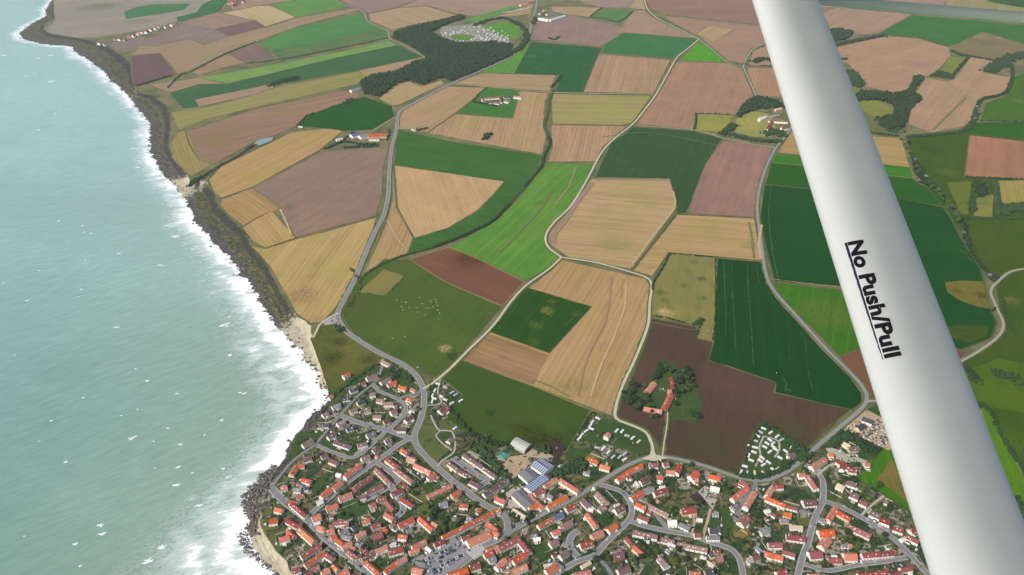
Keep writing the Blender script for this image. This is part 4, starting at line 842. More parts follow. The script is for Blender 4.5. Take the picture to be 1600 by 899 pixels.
crop(440,560,5.32,[(835,10,905,50,9,'m'),(705,160,790,125,10,'m'),(822,195,900,155,8,'m'),(645,205,695,190,9,'r'),(880,215,950,185,8,'o'),(975,225,1035,245,9,'o'),(1075,245,1112,265,7,'o'),
(1040,325,1085,345,8,'o'),(510,140,560,115,9,'o'),(392,325,422,300,6,'o'),(565,262,628,240,9,'d'),(505,330,565,320,9,'d'),(730,290,778,285,9,'m'),(630,368,688,345,9,'d'),(790,335,845,345,9,'m'),(848,365,928,365,9,'m'),(418,400,482,372,9,'g'),
(565,430,625,412,9,'m'),(688,430,738,420,9,'m'),(905,440,950,420,10,'r'),(760,470,828,475,9,'m'),(338,465,385,440,9,'m'),(848,520,898,500,10,'b'),(1072,410,1112,425,7,'g'),(1028,510,1088,470,9,'b'),(958,575,1032,575,10,'b'),
(300,550,388,545,9,'b'),(462,540,522,510,10,'m'),(538,585,592,565,8,'d'),(708,640,772,605,9,'g'),(382,650,442,615,9,'b'),(440,682,568,727,9,'b'),(858,682,908,660,9,'b'),(630,715,708,695,9,'m'),(758,760,812,730,9,'b'),(172,715,252,670,9,'m'),
(328,810,378,790,8,'b'),(398,835,462,860,9,'b'),(662,830,728,800,10,'m'),(175,835,248,815,9,'b'),(1308,430,1385,385,10,'r'),(1330,452,1380,420,7,'r'),(1385,685,1415,660,8,'m'),(620,885,665,870,8,'o'),(930,395,955,385,6,'m'),(780,805,800,815,5,'o')])
crop(370,680,6.376,[(535,385,600,290,10,'o'),(600,300,670,290,8,'o'),(430,520,498,500,10,'o'),(652,430,732,450,9,'o'),(570,525,640,535,9,'g'),(648,530,712,515,7,'d'),(588,612,668,585,6,'o'),(1072,405,1232,285,9,'o'),(955,522,1042,455,10,'o'),
(838,605,932,520,10,'o'),(800,665,852,640,9,'w'),(1015,622,1142,570,11,'o'),(888,727,1002,680,10,'o'),(1165,520,1342,400,9,'r'),(1385,320,1542,480,9,'r'),(1225,605,1285,590,8,'r'),(1288,565,1452,490,8,'r'),(1318,692,1382,670,9,'r'),(1398,642,1484,610,9,'r'),
(1498,660,1562,740,8,'r'),(545,668,692,792,9,'r'),(520,648,605,668,8,'o'),(378,722,452,740,9,'o'),(318,842,402,832,11,'o'),(748,822,832,790,12,'o'),(498,832,602,892,9,'r'),(915,798,955,790,6,'r'),(958,862,1112,850,9,'r'),(1248,850,1322,830,9,'o'),(1478,770,1562,822,9,'o'),
(600,470,650,490,5,'r'),(990,378,1040,390,7,'w'),(1130,520,1180,548,6,'r')])
crop(370,760,6.4,[(418,522,522,490,10,'o'),(510,440,572,500,8,'o'),(588,392,642,370,8,'r'),(622,412,772,542,10,'o'),(638,692,832,580,9,'r'),(678,782,862,660,9,'o'),(860,650,962,712,9,'r'),(548,842,632,810,9,'r'),(738,822,822,790,9,'r'),(848,862,922,820,9,'o'),
(958,780,1012,830,7,'o'),(998,889,1112,830,10,'o'),(1178,892,1242,870,9,'r'),(808,390,882,422,9,'o'),(888,442,972,420,8,'o'),(998,520,1062,562,9,'o'),(938,502,992,480,8,'o'),(1048,602,1142,550,8,'o'),(1108,630,1182,692,8,'r'),(1178,702,1242,680,7,'r'),(1238,652,1302,620,7,'r'),
(1188,492,1282,445,8,'o'),(1148,602,1182,612,7,'o'),(1358,492,1452,458,11,'r'),(1458,420,1502,432,8,'o'),(1348,402,1432,368,8,'r'),(1250,722,1382,650,6,'b'),(1388,642,1502,590,8,'o'),(1288,742,1422,862,9,'o'),(1478,852,1600,750,8,'o'),(1148,412,1202,380,7,'d'),(1028,462,1112,430,8,'g'),
(1058,482,1142,502,8,'g'),(1195,560,1245,592,6,'g'),(650,455,700,490,6,'g'),(1530,390,1580,370,7,'m'),(770,370,830,350,6,'w'),(690,885,740,850,7,'r'),(1350,310,1372,320,5,'g'),(1080,345,1100,400,7,'r'),(930,380,965,400,6,'r'),(1530,600,1582,560,5,'w')])
crop(560,680,6.376,[(428,130,492,172,9,'o'),(488,210,572,242,9,'o'),(558,282,722,362,9,'o'),(688,422,762,375,8,'o'),(770,400,802,412,7,'r'),(278,220,402,312,9,'r'),(368,320,542,452,9,'r'),(328,582,442,530,9,'r'),(448,482,502,522,7,'r'),(428,620,542,692,9,'r'),(688,602,932,490,8,'o'),
(928,592,1012,545,9,'o'),(808,682,882,660,9,'g'),(1008,682,1092,692,9,'o'),(1048,180,1372,402,8,'b'),(898,262,992,332,8,'b'),(1008,342,1132,412,8,'b'),(1108,442,1202,492,10,'b'),(1248,582,1492,430,9,'b'),(1368,612,1462,652,10,'o'),(1090,800,1140,835,7,'g'),(640,385,650,395,5,'g'),(920,830,985,820,7,'g')])
crop(560,760,6.4,[(398,382,548,310,10,'o'),(608,302,742,422,9,'o'),(738,352,792,390,8,'o'),(398,482,482,492,9,'o'),(538,602,672,530,8,'o'),(508,652,602,612,8,'o'),(298,642,442,602,12,'r'),(288,822,472,700,8,'o'),(538,812,642,832,12,'o'),(758,572,860,532,9,'r'),(840,500,1352,250,8,'o',dict(he=5)),
(1088,552,1312,450,14,'o',dict(he=6)),(1310,442,1402,470,10,'o'),(1288,352,1392,432,9,'o'),(1038,522,1112,490,8,'r'),(1118,792,1212,762,12,'r'),(898,882,1092,820,14,'o'),(1258,682,1342,640,9,'o'),(1368,622,1600,500,9,'o'),(1378,802,1472,722,9,'o'),(1488,889,1602,800,9,'o'),(1330,250,1420,225,7,'o'),
(320,585,370,555,5,'w'),(1480,700,1530,740,7,'r'),(340,420,372,380,6,'m'),(480,440,540,420,5,'g'),(680,600,730,640,6,'w'),(1180,260,1220,220,7,'o'),(1000,900,1090,880,9,'r'),(930,310,980,330,7,'g')])
crop(760,760,6.4,[(518,392,672,308,9,'o'),(672,308,764,260,9,'B'),(798,222,892,180,9,'r'),(1110,50,1202,150,12,'m'),(968,112,1042,190,12,'b'),(1128,230,1192,190,8,'m'),(1288,232,1372,190,11,'b'),(1008,262,1102,390,9,'o'),(738,402,852,340,10,'m'),(658,462,732,430,9,'o'),(638,572,712,530,10,'m'),
(1058,492,1162,440,12,'o'),(938,582,1062,540,11,'r'),(1218,432,1302,375,9,'o'),(738,692,812,640,10,'m'),(598,842,702,780,11,'o'),(118,602,332,500,11,'r'),(328,520,432,650,9,'r'),(268,742,402,660,9,'o'),(128,802,192,720,9,'o'),(198,700,252,740,7,'r'),(218,862,402,780,10,'o'),(868,882,1042,840,10,'o'),
(1400,502,1462,570,8,'r'),(1478,592,1562,660,9,'o'),(1268,690,1370,660,12,'b'),(1318,842,1432,800,12,'b'),(450,482,512,478,7,'g'),(470,515,540,512,6,'w'),(575,785,660,770,6,'w'),(660,690,700,670,6,'r'),(1010,210,1070,230,5,'w'),(1280,185,1330,170,4,'w'),(950,800,1040,750,6,'c'),(20,730,90,700,8,'g'),
(670,740,760,800,8,'g'),(10,640,60,620,8,'o'),(30,440,120,460,9,'o'),(1290,400,1300,430,5,'o')])
BB = dict(kind='barn', he=6, pitch=16, feats=False, wall=3)
crop(760,700,6.376,[(498,122,625,208,25,'B',dict(kind='barn',he=6.5,pitch=15,feats=False)),(372,215,468,300,22,'g',dict(kind='barn',he=6,pitch=15,feats=False)),(415,410,585,280,17,'B',dict(kind='barn',he=6,pitch=15,feats=False)),(300,430,440,560,20,'g',dict(kind='barn',he=5.5,pitch=15,feats=False)),
(478,452,572,400,9,'r'),(578,372,702,300,9,'o'),(738,302,922,420,9,'o'),(428,452,572,590,10,'o'),(428,592,522,550,9,'o'),(608,582,802,470,9,'o'),(1018,92,1112,130,10,'o'),(1133,162,1232,190,10,'o'),(968,232,1032,250,6,'g'),(1303,312,1422,225,9,'o'),(1418,228,1552,160,8,'o'),(268,602,392,680,11,'c',dict(wall=1)),
(595,270,625,290,6,'r'),(1490,330,1520,375,5,'w'),(615,460,660,480,8,'g'),(330,690,440,620,6,'m'),(1075,400,1076,401,4,'w')])
PANEL = bpy.data.meshes.new('solar_panel'); v, f = box(-1.05,1.05,-.95,.95,-.05,.05); PANEL.from_pydata(v, [], f); PANEL.materials.append(simple('panel_pale', (214,224,238), .4, .05, 1, spec=.5))
PANELB = PANEL.copy(); PANELB.materials.clear(); PANELB.materials.append(simple('panel_blue', (70,84,126), .3, .05, 1, spec=.5))
for h_ in [t_[0] for t_ in THINGS if t_[1].startswith('blue-roofed barn')]:
    ro = [c_ for c_ in h_.children if c_.name.startswith('roof')][0]; xs_ = [v.co.x for v in ro.data.vertices]; ys_ = [v.co.y for v in ro.data.vertices]; zs_ = [v.co.z for v in ro.data.vertices]
    L_, E_ = max(xs_), max(ys_); zt, zb = max(zs_), min(zs_)+.22; an = math.atan((zt-zb)/E_); nx_ = max(3, int(L_*2/3.6))
    for s_ in (-1, 1):
        for q_ in (.22, .42, .62, .82):
            if E_ < 10 and q_ in (.42, .82): continue
            for i_ in range(nx_):
                inst(PANEL, 'solar_panel', ro, (-L_+2*L_*(i_+.5)/nx_, s_*E_*q_, zb+(zt-zb)*(1-q_)+.12), 0, -s_*an)
crop(960,700,6.376,[(348,152,438,155,10,'r'),(488,152,542,140,9,'r'),(518,222,602,232,9,'o'),(618,240,656,160,9,'o'),(263,332,352,290,10,'b'),(418,272,492,290,10,'o'),(168,492,282,430,10,'o'),(278,432,392,390,8,'g'),(398,442,532,400,9,'r'),(450,382,505,378,5,'w'),(218,542,312,590,9,'o'),(350,562,545,662,8,'m'),
(238,662,342,702,9,'r'),(538,722,622,722,12,'w'),(650,742,752,790,9,'g'),(758,282,832,230,11,'o'),(790,322,832,300,7,'o'),(948,262,1062,292,11,'o'),(668,612,812,592,13,'r'),(948,802,1022,802,13,'d'),(1038,790,1042,840,7,'g'),(798,852,862,852,9,'r'),(1248,322,1332,360,9,'r'),(1178,502,1332,380,9,'o'),(1308,582,1402,430,9,'o'),
(1258,742,1332,670,13,'r'),(1458,832,1542,800,10,'g'),(960,380,1050,400,9,'w'),(1180,610,1230,560,7,'g'),(980,650,1040,655,6,'g'),(920,880,1050,880,8,'g'),(120,290,160,270,6,'r'),(420,505,450,530,6,'o'),(700,630,740,640,5,'r'),(820,700,880,710,6,'w'),(330,625,365,640,6,'r')])
crop(960,760,6.4,[(188,442,432,492,9,'m'),(468,512,602,542,9,'m'),(638,562,932,622,9,'m'),(998,642,1062,640,7,'r'),(1028,702,1082,692,12,'m'),(458,692,532,790,11,'m'),(758,852,862,862,10,'o'),(908,852,992,832,10,'d'),(1378,702,1452,680,10,'b'),(1508,652,1600,692,9,'o'),(1558,582,1600,572,8,'r'),
(50,620,80,650,9,'m'),(300,510,360,520,5,'d'),(520,620,560,650,6,'g'),(870,690,920,720,7,'w'),(1330,720,1400,750,6,'g'),(1480,440,1560,410,8,'g'),(540,560,610,590,5,'w'),(930,740,1000,790,6,'c'),(1430,600,1500,660,7,'g'),(530,880,550,889,5,'w'),(960,660,990,700,6,'d')])
crop(1160,700,5.32,[(578,152,692,80,11,'o'),(718,45,762,50,8,'o'),(798,92,932,180,11,'r'),(830,172,842,110,8,'r'),(878,172,952,182,9,'r'),(1018,122,1062,127,9,'o'),(468,212,522,212,9,'o'),(543,222,622,332,10,'o'),(208,392,252,320,9,'o'),(248,312,342,310,8,'r'),(198,402,362,472,9,'o'),(358,472,462,502,7,'r'),
(508,442,612,432,13,'b'),(343,532,412,552,9,'o'),(318,592,382,592,8,'g'),(398,642,502,652,8,'c'),(368,722,522,742,11,'r'),(218,792,332,792,10,'r'),(338,852,442,882,8,'r'),(188,862,342,902,10,'o'),(148,662,232,682,10,'g'),(713,592,782,490,9,'o'),(778,512,902,582,9,'o'),(878,632,1072,722,11,'r'),(638,692,762,682,14,'o'),
(658,812,722,742,12,'o'),(558,872,662,862,14,'r'),(848,882,952,882,14,'o'),(998,882,1132,872,9,'r'),(1128,872,1262,860,9,'r'),(1068,522,1152,562,11,'b'),(1148,582,1232,612,10,'r'),(1258,652,1342,682,9,'r'),(1368,722,1472,772,9,'r'),(1398,682,1442,660,8,'r'),(868,272,952,302,10,'b'),(790,292,852,322,11,'c'),
(898,372,972,402,10,'b'),(978,432,1042,462,9,'r'),(1188,432,1216,446,8,'r'),(190,520,230,510,7,'w'),(250,540,280,560,6,'r'),(920,300,960,340,5,'w'),(830,800,880,810,6,'g'),(1320,760,1370,740,6,'w'),(880,810,910,800,5,'o'),(200,570,210,590,5,'r'),(640,580,700,600,7,'g')])
crop(1150,600,5.32,[(898,482,952,512,9,'c'),(938,532,1012,522,10,'b'),(1018,492,1052,502,7,'r'),(1058,272,1142,302,12,'d',dict(feats=False)),(1013,362,1072,330,11,'d',dict(feats=False)),(440,600,490,575,9,'b')])
crop(1200,760,6.4,[(605,722,742,722,10,'r'),(908,882,1202,842,9,'r'),(1200,892,1322,852,9,'r'),(1328,822,1442,802,9,'r'),(408,882,512,882,8,'o'),(88,862,182,832,10,'r'),(640,690,690,690,4,'w'),(1180,655,1270,640,7,'o')])
# farms outside the village
FA = dict(z0=.6)
FB = dict(z0=.6, wall=3, he=3.2)
crop(900,550,5.32,[(590,322,652,246,12,'o',FB),(798,205,812,290,9,'r',FB),(762,312,838,322,13,'o',FB),(734,462,796,340,12,'o',FB),(566,457,716,484,11,'o',FB),(250,700,275,670,9,'o',FA)])
crop(400,0,3.995,[(1415,610,1530,602,10,'r',FA),(1440,636,1520,640,9,'r',FA),(1412,612,1425,632,8,'r',FA),(1525,605,1530,636,8,'r',FA),(1545,600,1585,598,13,'d',FA),(1550,625,1580,632,10,'g',FA),(592,840,645,828,26,'B',dict(z0=.6,kind='barn',he=6,pitch=16,feats=False)),(645,848,698,836,22,'g',dict(z0=.6,kind='barn',he=6,pitch=16,feats=False)),
(700,836,815,834,17,'o',dict(z0=.6)),(705,856,770,856,14,'o',dict(z0=.6)),(500,868,540,860,9,'w',FA),(590,560,645,545,14,'g',FA),(972,795,1000,805,9,'g',FA),(265,790,290,790,7,'w',FA)])
crop(800,0,3.995,[(170,80,205,68,14,'m',FA),(195,62,212,60,12,'o',FA),(165,110,230,122,14,'w',FA),(235,120,330,92,16,'w',FA),(215,85,260,75,12,'g',FA),(50,28,105,15,12,'o',FA),(100,12,135,8,10,'r',FA),(10,600,60,605,9,'o',FA),(1545,735,1590,720,11,'w',FA)])
crop(1170,0,3.995,[(125,745,245,752,12,'r',dict(z0=.6)),(115,805,150,745,10,'r',FA),(205,795,248,790,12,'r',FA),(165,680,205,672,9,'c',FA),(65,745,110,722,9,'w',FA),(110,720,190,705,8,'m',FA)])
for (x, y) in [(155,66),(163,67),(180,59),(187,60),(194,60),(201,55),(208,54),(216,51),(223,49),(229,48),(236,45),(243,43),(249,41),(259,40),(269,37),(274,36),(359,4),(364,2),(369,4),(374,2),(380,1),(365,6)]:
    d = random.uniform(2.5, 4.5); s = random.uniform(-.6, .6); house(x-d/2*1.3, y+s+.4, x+d/2*1.3, y-s-.4, 15, random.choice('oorro'), z0=.5)
# special buildings -----------------------------------------------------------
def arch_barn(xa, ya, xb, yb, w, ht):
    a = G(xa, ya, 5); b = G(xb, yb, 5); c = (a+b)/2; L = np.linalg.norm(b-a); rz = math.atan2(b[1]-a[1], b[0]-a[0]); root = empty('arched_barn', (c[0], c[1], ZF), rz)
    n = 14; pr = [(-w/2*math.cos(math.pi*k/n), 1.6+ht*math.sin(math.pi*k/n)) for k in range(n+1)]; pr = [(-w/2, -.5)]+pr+[(w/2, -.5)]
    V = [(-L/2, y, z) for y, z in pr]+[(L/2, y, z) for y, z in pr]; m = len(pr)
    mk('roof', V, [(i, i+1, m+i+1, m+i) for i in range(m-1)], simple('corrugated_grey', (186,188,178), .7, .12, 1/2., aniso=(1/.8, 1/9., 1/9.), obj=True), root)
    mk('wall', [(-L/2+.1, y*.99, z) for y, z in pr]+[(L/2-.1, y*.99, z) for y, z in pr], [tuple(range(m)), tuple(range(2*m-1, m-1, -1))], simple('barn_end_green', (120,134,118), .8, .15, 1/3.), root)
    mk('door', *box(L/2-.05, L/2+.12, -w*.18, w*.18, -.4, 4.4), DOOR, root)
    me = bpy.data.meshes.new('roof_light'); v, f = box(-.8,.8,-.7,.7,-.04,.04); me.from_pydata(v, [], f); me.materials.append(WHITE)
    for i in range(8):
        for a_ in (38, 62, 118):
            inst(me, 'roof_light', root, (-L/2+L*(i+.6)/8.4, -w/2*math.cos(R(a_)), 1.6+ht*math.sin(R(a_))+.1), 0, math.atan(-ht/(w/2)*math.cos(R(a_))/math.sin(R(a_)))*-1)
    thing(root, 'pale arched barn with rows of roof lights', 'barn', (xa, ya)); FOOT.append((c[0], c[1], 17))
arch_barn(803.5, 689, 826, 701, 22, 7)
def silo(x, y, r, h):
    c = G(x, y, h); root = empty('slurry_tank', (c[0], c[1], ZF)); n = 32
    ring = [(r*math.cos(2*math.pi*k/n), r*math.sin(2*math.pi*k/n)) for k in range(n)]
    mk('wall', [(a, b, -.5) for a, b in ring]+[(a, b, h) for a, b in ring], [(i, (i+1) % n, n+(i+1) % n, n+i) for i in range(n)], CONC, root, smooth=True)
    mk('cover', [(a*1.03, b*1.03, h) for a, b in ring]+[(0, 0, h+1.2)], [(i, (i+1) % n, n) for i in range(n)], simple('tank_cover', (206,204,190), .8, .25, 1/2.), root, smooth=True)
    thing(root, 'round pale concrete tank', 'tank', (x, y)); FOOT.append((c[0], c[1], r+2))
silo(877.5, 731.5, 6.2, 3.2)
# teal sheeted silage clamp
P = [G(640+x/5.32, 580+y/5.32, ZF)[:2] for x, y in ((715,712),(775,668),(848,690),(790,750))]; c0 = np.mean(P, axis=0)
root = empty('silage_clamp', (c0[0], c0[1], ZF))
gx = 14; V = []; F = []
for i in range(gx+1):
    for j in range(gx+1):
        u, v = i/gx, j/gx; p = (P[0]*(1-u)+P[1]*u)*(1-v)+(P[3]*(1-u)+P[2]*u)*v-c0
        V.append((p[0], p[1], -.2+2.2*min(1, 5*min(u, 1-u, v, 1-v))+rng.normal(0, .12)))
F = [(i*(gx+1)+j, (i+1)*(gx+1)+j, (i+1)*(gx+1)+j+1, i*(gx+1)+j+1) for i in range(gx) for j in range(gx)]
tt_ = NT('teal_sheet', .5, .4); q = tt_.noise(tt_.pos(0, (1/3.,)*3), 1, 2, .5, 2.0)
tt_.color(tt_.mix(tt_.ramp(q, .5, .56), tuple(lin((84,176,146))*ALB), tuple(lin((44,104,96))*ALB))); 
mk('sheet_cover', V, F, tt_.m, root, smooth=True)
m = MB()
for a, b in ((P[0]-c0, P[3]-c0), (P[0]-c0, P[1]-c0), (P[3]-c0, P[2]-c0)):
    d = (b-a)/np.linalg.norm(b-a); n_ = np.array([-d[1], d[0]])*.3; q4 = [a-n_, b-n_, b+n_, a+n_]
    m.add(([(*p, -.5) for p in q4]+[(*p, 2.3) for p in q4], [(0,3,2,1),(4,5,6,7),(0,1,5,4),(1,2,6,5),(2,3,7,6),(3,0,4,7)]))
m.build('concrete_wall', CONC, root); thing(root, 'teal sheeted silage clamp with concrete sides', 'silage clamp', (788, 712)); FOOT.append((c0[0], c0[1], 12))
YM = [SLAB, simple('patio_grey', (164,158,150), .9, .15, 1/2.), simple('gravel_yard', (196,180,152), .95, .25, 1/2.), simple('patio_brick', (164,130,116), .9, .15, 1/2.)]
for k, q in enumerate(YQ):
    o = mk('yard_ground', [(p[0], p[1], ZF+.24+.0006*k) for p in q], [(0,1,2,3)], YM[k % 4])
    if o.data.polygons[0].normal.z < 0: o.data.flip_normals()
    tag(o, kind='structure')
# ---------------------------------------------------------------- caravans and cars
def copy_tree(src, loc, rz):
    r = src.copy(); COL.objects.link(r); r.location = loc; r.rotation_euler = (0, 0, rz)
    for ch in src.children:
        c = ch.copy(); COL.objects.link(c); c.parent = r
    return r
def make_caravan(mats):
    root = empty('caravan'); L, W, H = 9.6, 3.9, 2.9
    prof = [(-W/2, .45), (-W/2, H-.35), (-W/2+.3, H), (0, H+.22), (W/2-.3, H), (W/2, H-.35), (W/2, .45)]; m = len(prof)
    V = [(-L/2, y, z) for y, z in prof]+[(L/2, y, z) for y, z in prof]
    mk('body', V, [(i, i+1, m+i+1, m+i) for i in range(m-1)]+[tuple(range(m-1, -1, -1)), tuple(range(m, 2*m))], mats[0], root)
    mk('skirt', *box(-L/2+.15, L/2-.15, -W/2+.1, W/2-.1, -.4, .5), CONC, root)
    for s in (-1, 1):
        for x in (-2.6, 0, 2.5): inst(CWIN, 'window', root, (x, s*(W/2+.02), 1.35))
    inst(CWIN, 'window', root, (L/2+.02, 0, 1.35), math.pi/2)
    inst(CDOOR, 'door', root, (1.3, -W/2-.02, .5))
    return root
CWIN = panel_mesh('window', 1.2, .7, .06, GLASS); CDOOR = panel_mesh('door', .75, 1.9, .06, DOOR)
CMATS = [[simple('caravan_white', (242,242,240), .45, .06, 1/2.)], [simple('caravan_cream', (226,214,176), .5, .08, 1/2.)], [simple('caravan_grey', (196,202,208), .45, .08, 1/2.)]]
CADJ = ['white', 'cream', 'pale grey']; CPROTO = [make_caravan(m) for m in CMATS]; used = [0,0,0]
def caravan(x, y, ang, k=None, sc=.86, z0=ZF):
    k = random.choices([0,1,2], [8,.5,1.5])[0] if k is None else k
    c = G(x, y, z0+2.5); p = G(x, y, z0); q = G(x+10*math.cos(R(ang)), y+10*math.sin(R(ang)), z0); rz = math.atan2(q[1]-p[1], q[0]-p[0])
    if used[k]: o = copy_tree(CPROTO[k], (c[0], c[1], z0), rz)
    else: o = CPROTO[k]; o.location = (c[0], c[1], z0); o.rotation_euler = (0, 0, rz); used[k] = 1
    o.scale = (sc,)*3
    thing(o, CADJ[k]+' static caravan', 'caravan', (x, y), 'caravans on the holiday parks'); FOOT.append((c[0], c[1], 4.8))
for x, y, a in [(1300,208,15),(1362,238,28),(1275,262,-60),(1255,305,-70),(1252,355,-70),(1418,280,-28),(1448,298,-28),(1490,348,-30),(1360,340,22),(1415,370,-30),(1440,578,-35),(1330,315,40),(1270,330,20)]: caravan(440+x/5.32, 560+y/5.32, a)
for x, y, a in [(183,548,30),(137,578,-52),(118,612,-50),(87,652,-30),(50,685,-45),(28,716,-40),(340,650,-45),(385,655,-50),(425,692,15),(473,710,-40),(522,742,-40),(175,792,10),(230,797,-40),(270,830,-45),(310,868,-40),(365,868,-40),(405,890,-30),(405,845,-40),(130,635,20)]: caravan(900+x/5.32, 550+y/5.32, a)
for x, y, a in [(230,366,25),(205,396,25),(180,428,24),(162,468,20),(120,512,20),(163,524,15),(150,562,20),(127,630,20),(75,680,15),(45,728,-72),(92,735,-70),(290,400,-35),(345,432,-35),(380,460,-30),(284,462,35),(260,490,35),(240,520,30),(315,520,35),(283,560,-35),(462,520,-72),(415,555,35),(465,590,-30),(368,610,32),(222,612,40),(205,635,35),(272,648,38),(230,668,-30),(310,708,38),(350,700,-30),(310,490,-40),(110,590,-70),(330,540,30)]: caravan(1150+x/5.32, 600+y/5.32, a)
caravan(1150+225/5.32, 600+738/5.32, -108, 1); caravan(1150+157/5.32, 600+735/5.32, 80, 1)
# far campsite: rows under the wood
CW = []
for i in range(210):
    x = random.uniform(688, 800); y = random.uniform(38, 70)
    cx = (x-745)/56; top = 38+abs(cx)**2*16+(2 if x > 760 else 0); bot = 62+6*min(1, (x-688)/60)
    if y < top or y > bot or math.hypot((x-722)/20, (y-58)/5) < 1: continue
    p = G(x, y)[:2]
    if any((p[0]-q[0])**2+(p[1]-q[1])**2 < 130 for q in CW): continue
    CW.append(p)
    if len(CW) > 105: break
    caravan(x, y, random.choice([-25, -30, 20, 30])+random.uniform(-8, 8), sc=1.25, z0=.7)
for i in range(14): caravan(785+i*3.2, 20-i*.55+random.uniform(-1, 1), -12, sc=1.2, z0=.7)
# cars
def make_car(mat, nm='car'):
    root = empty('parked_car'); L, W = 4.3, 1.8
    s = [(-L/2,.35),(-L/2,.8),(-L/2+.2,.98),(L/2-1.35,.98),(L/2-.15,.82),(L/2,.6),(L/2,.35)]; m = len(s)
    mb = MB(); V = [(x, -W/2, z) for x, z in s]+[(x, W/2, z) for x, z in s]
    mb.add((V, [(i, m+i, m+(i+1) % m, (i+1) % m) for i in range(m)]+[tuple(range(m)), tuple(range(2*m-1, m-1, -1))]))
    mb.add(([(-1.75,-.68,1.42),(.35,-.68,1.42),(.35,.68,1.42),(-1.75,.68,1.42),(-1.7,-.66,1.48),(.3,-.66,1.48),(.3,.66,1.48),(-1.7,.66,1.48)], [(4,5,6,7),(0,1,5,4),(1,2,6,5),(2,3,7,6),(3,0,4,7)]))
    mb.build('body', mat, root)
    mk('window_glass', [(-2.0,-.84,.97),(1.0,-.84,.97),(1.0,.84,.97),(-2.0,.84,.97),(-1.72,-.67,1.43),(.32,-.67,1.43),(.32,.67,1.43),(-1.72,.67,1.43)], [(0,1,5,4),(1,2,6,5),(2,3,7,6),(3,0,4,7),(4,5,6,7)], GLASS, root)
    n = 12
    for x in (-1.35, 1.35):
        for sd_ in (-1, 1):
            o = bpy.data.objects.new('wheel', WH); COL.objects.link(o); o.parent = root; o.location = (x, sd_*.86, .33)
    return root
n = 12; WH = bpy.data.meshes.new('wheel'); WH.from_pydata([(.33*math.cos(2*math.pi*k/n), y, .33*math.sin(2*math.pi*k/n)) for y in (-.1, .1) for k in range(n)], [], [(k, (k+1) % n, n+(k+1) % n, n+k) for k in range(n)]+[tuple(range(n-1, -1, -1)), tuple(range(n, 2*n))])
WH.materials.append(simple('rubber', (40,40,42), .9, .1, 1))
def paint(nm, c): return simple('car_paint_'+nm, c, .3, .03, 1, spec=.5)
CARC = [('white',(238,238,238)),('silver',(176,180,186)),('grey',(112,116,122)),('black',(34,35,40)),('blue',(58,80,130)),('red',(150,40,44)),('dark blue',(44,52,82)),('light blue',(96,150,180))]
CARP = [make_car(paint(a.replace(' ', '_'), b)) for a, b in CARC]; cu = [0]*len(CARC)
def car(x, y, ang, k=None, z0=ZR+.3, group='cars parked in the village'):
    k = random.choices(range(8), [4,4,4,4,2,1,2,.6])[0] if k is None else k
    c = G(x, y, z0+.7); q = G(x+10*math.cos(R(ang)), y+10*math.sin(R(ang)), z0+.7); rz = math.atan2(q[1]-c[1], q[0]-c[0])
    if cu[k]: o = copy_tree(CARP[k], (c[0], c[1], z0), rz)
    else: o = CARP[k]; o.location = (c[0], c[1], z0); o.rotation_euler = (0, 0, rz); cu[k] = 1
    thing(o, CARC[k][0]+' parked car', 'car', (x, y), group)
def E(x, y): return 560+x/6.4, 760+y/6.4
for (xa, ya, xb, yb, n) in [(812,672,1005,566,13),(650,742,708,722,4),(700,775,985,628,15),(745,838,1050,682,17),(758,868,940,772,9),(1045,598,1110,640,5)]:
    for k in range(n):
        if random.random() < .1: continue
        u = k/(n-1); x, y = E(xa+(xb-xa)*u, ya+(yb-ya)*u); car(x+random.uniform(-.3,.3), y+random.uniform(-.25,.25), 58+random.uniform(-4,4), z0=ZR+.47)
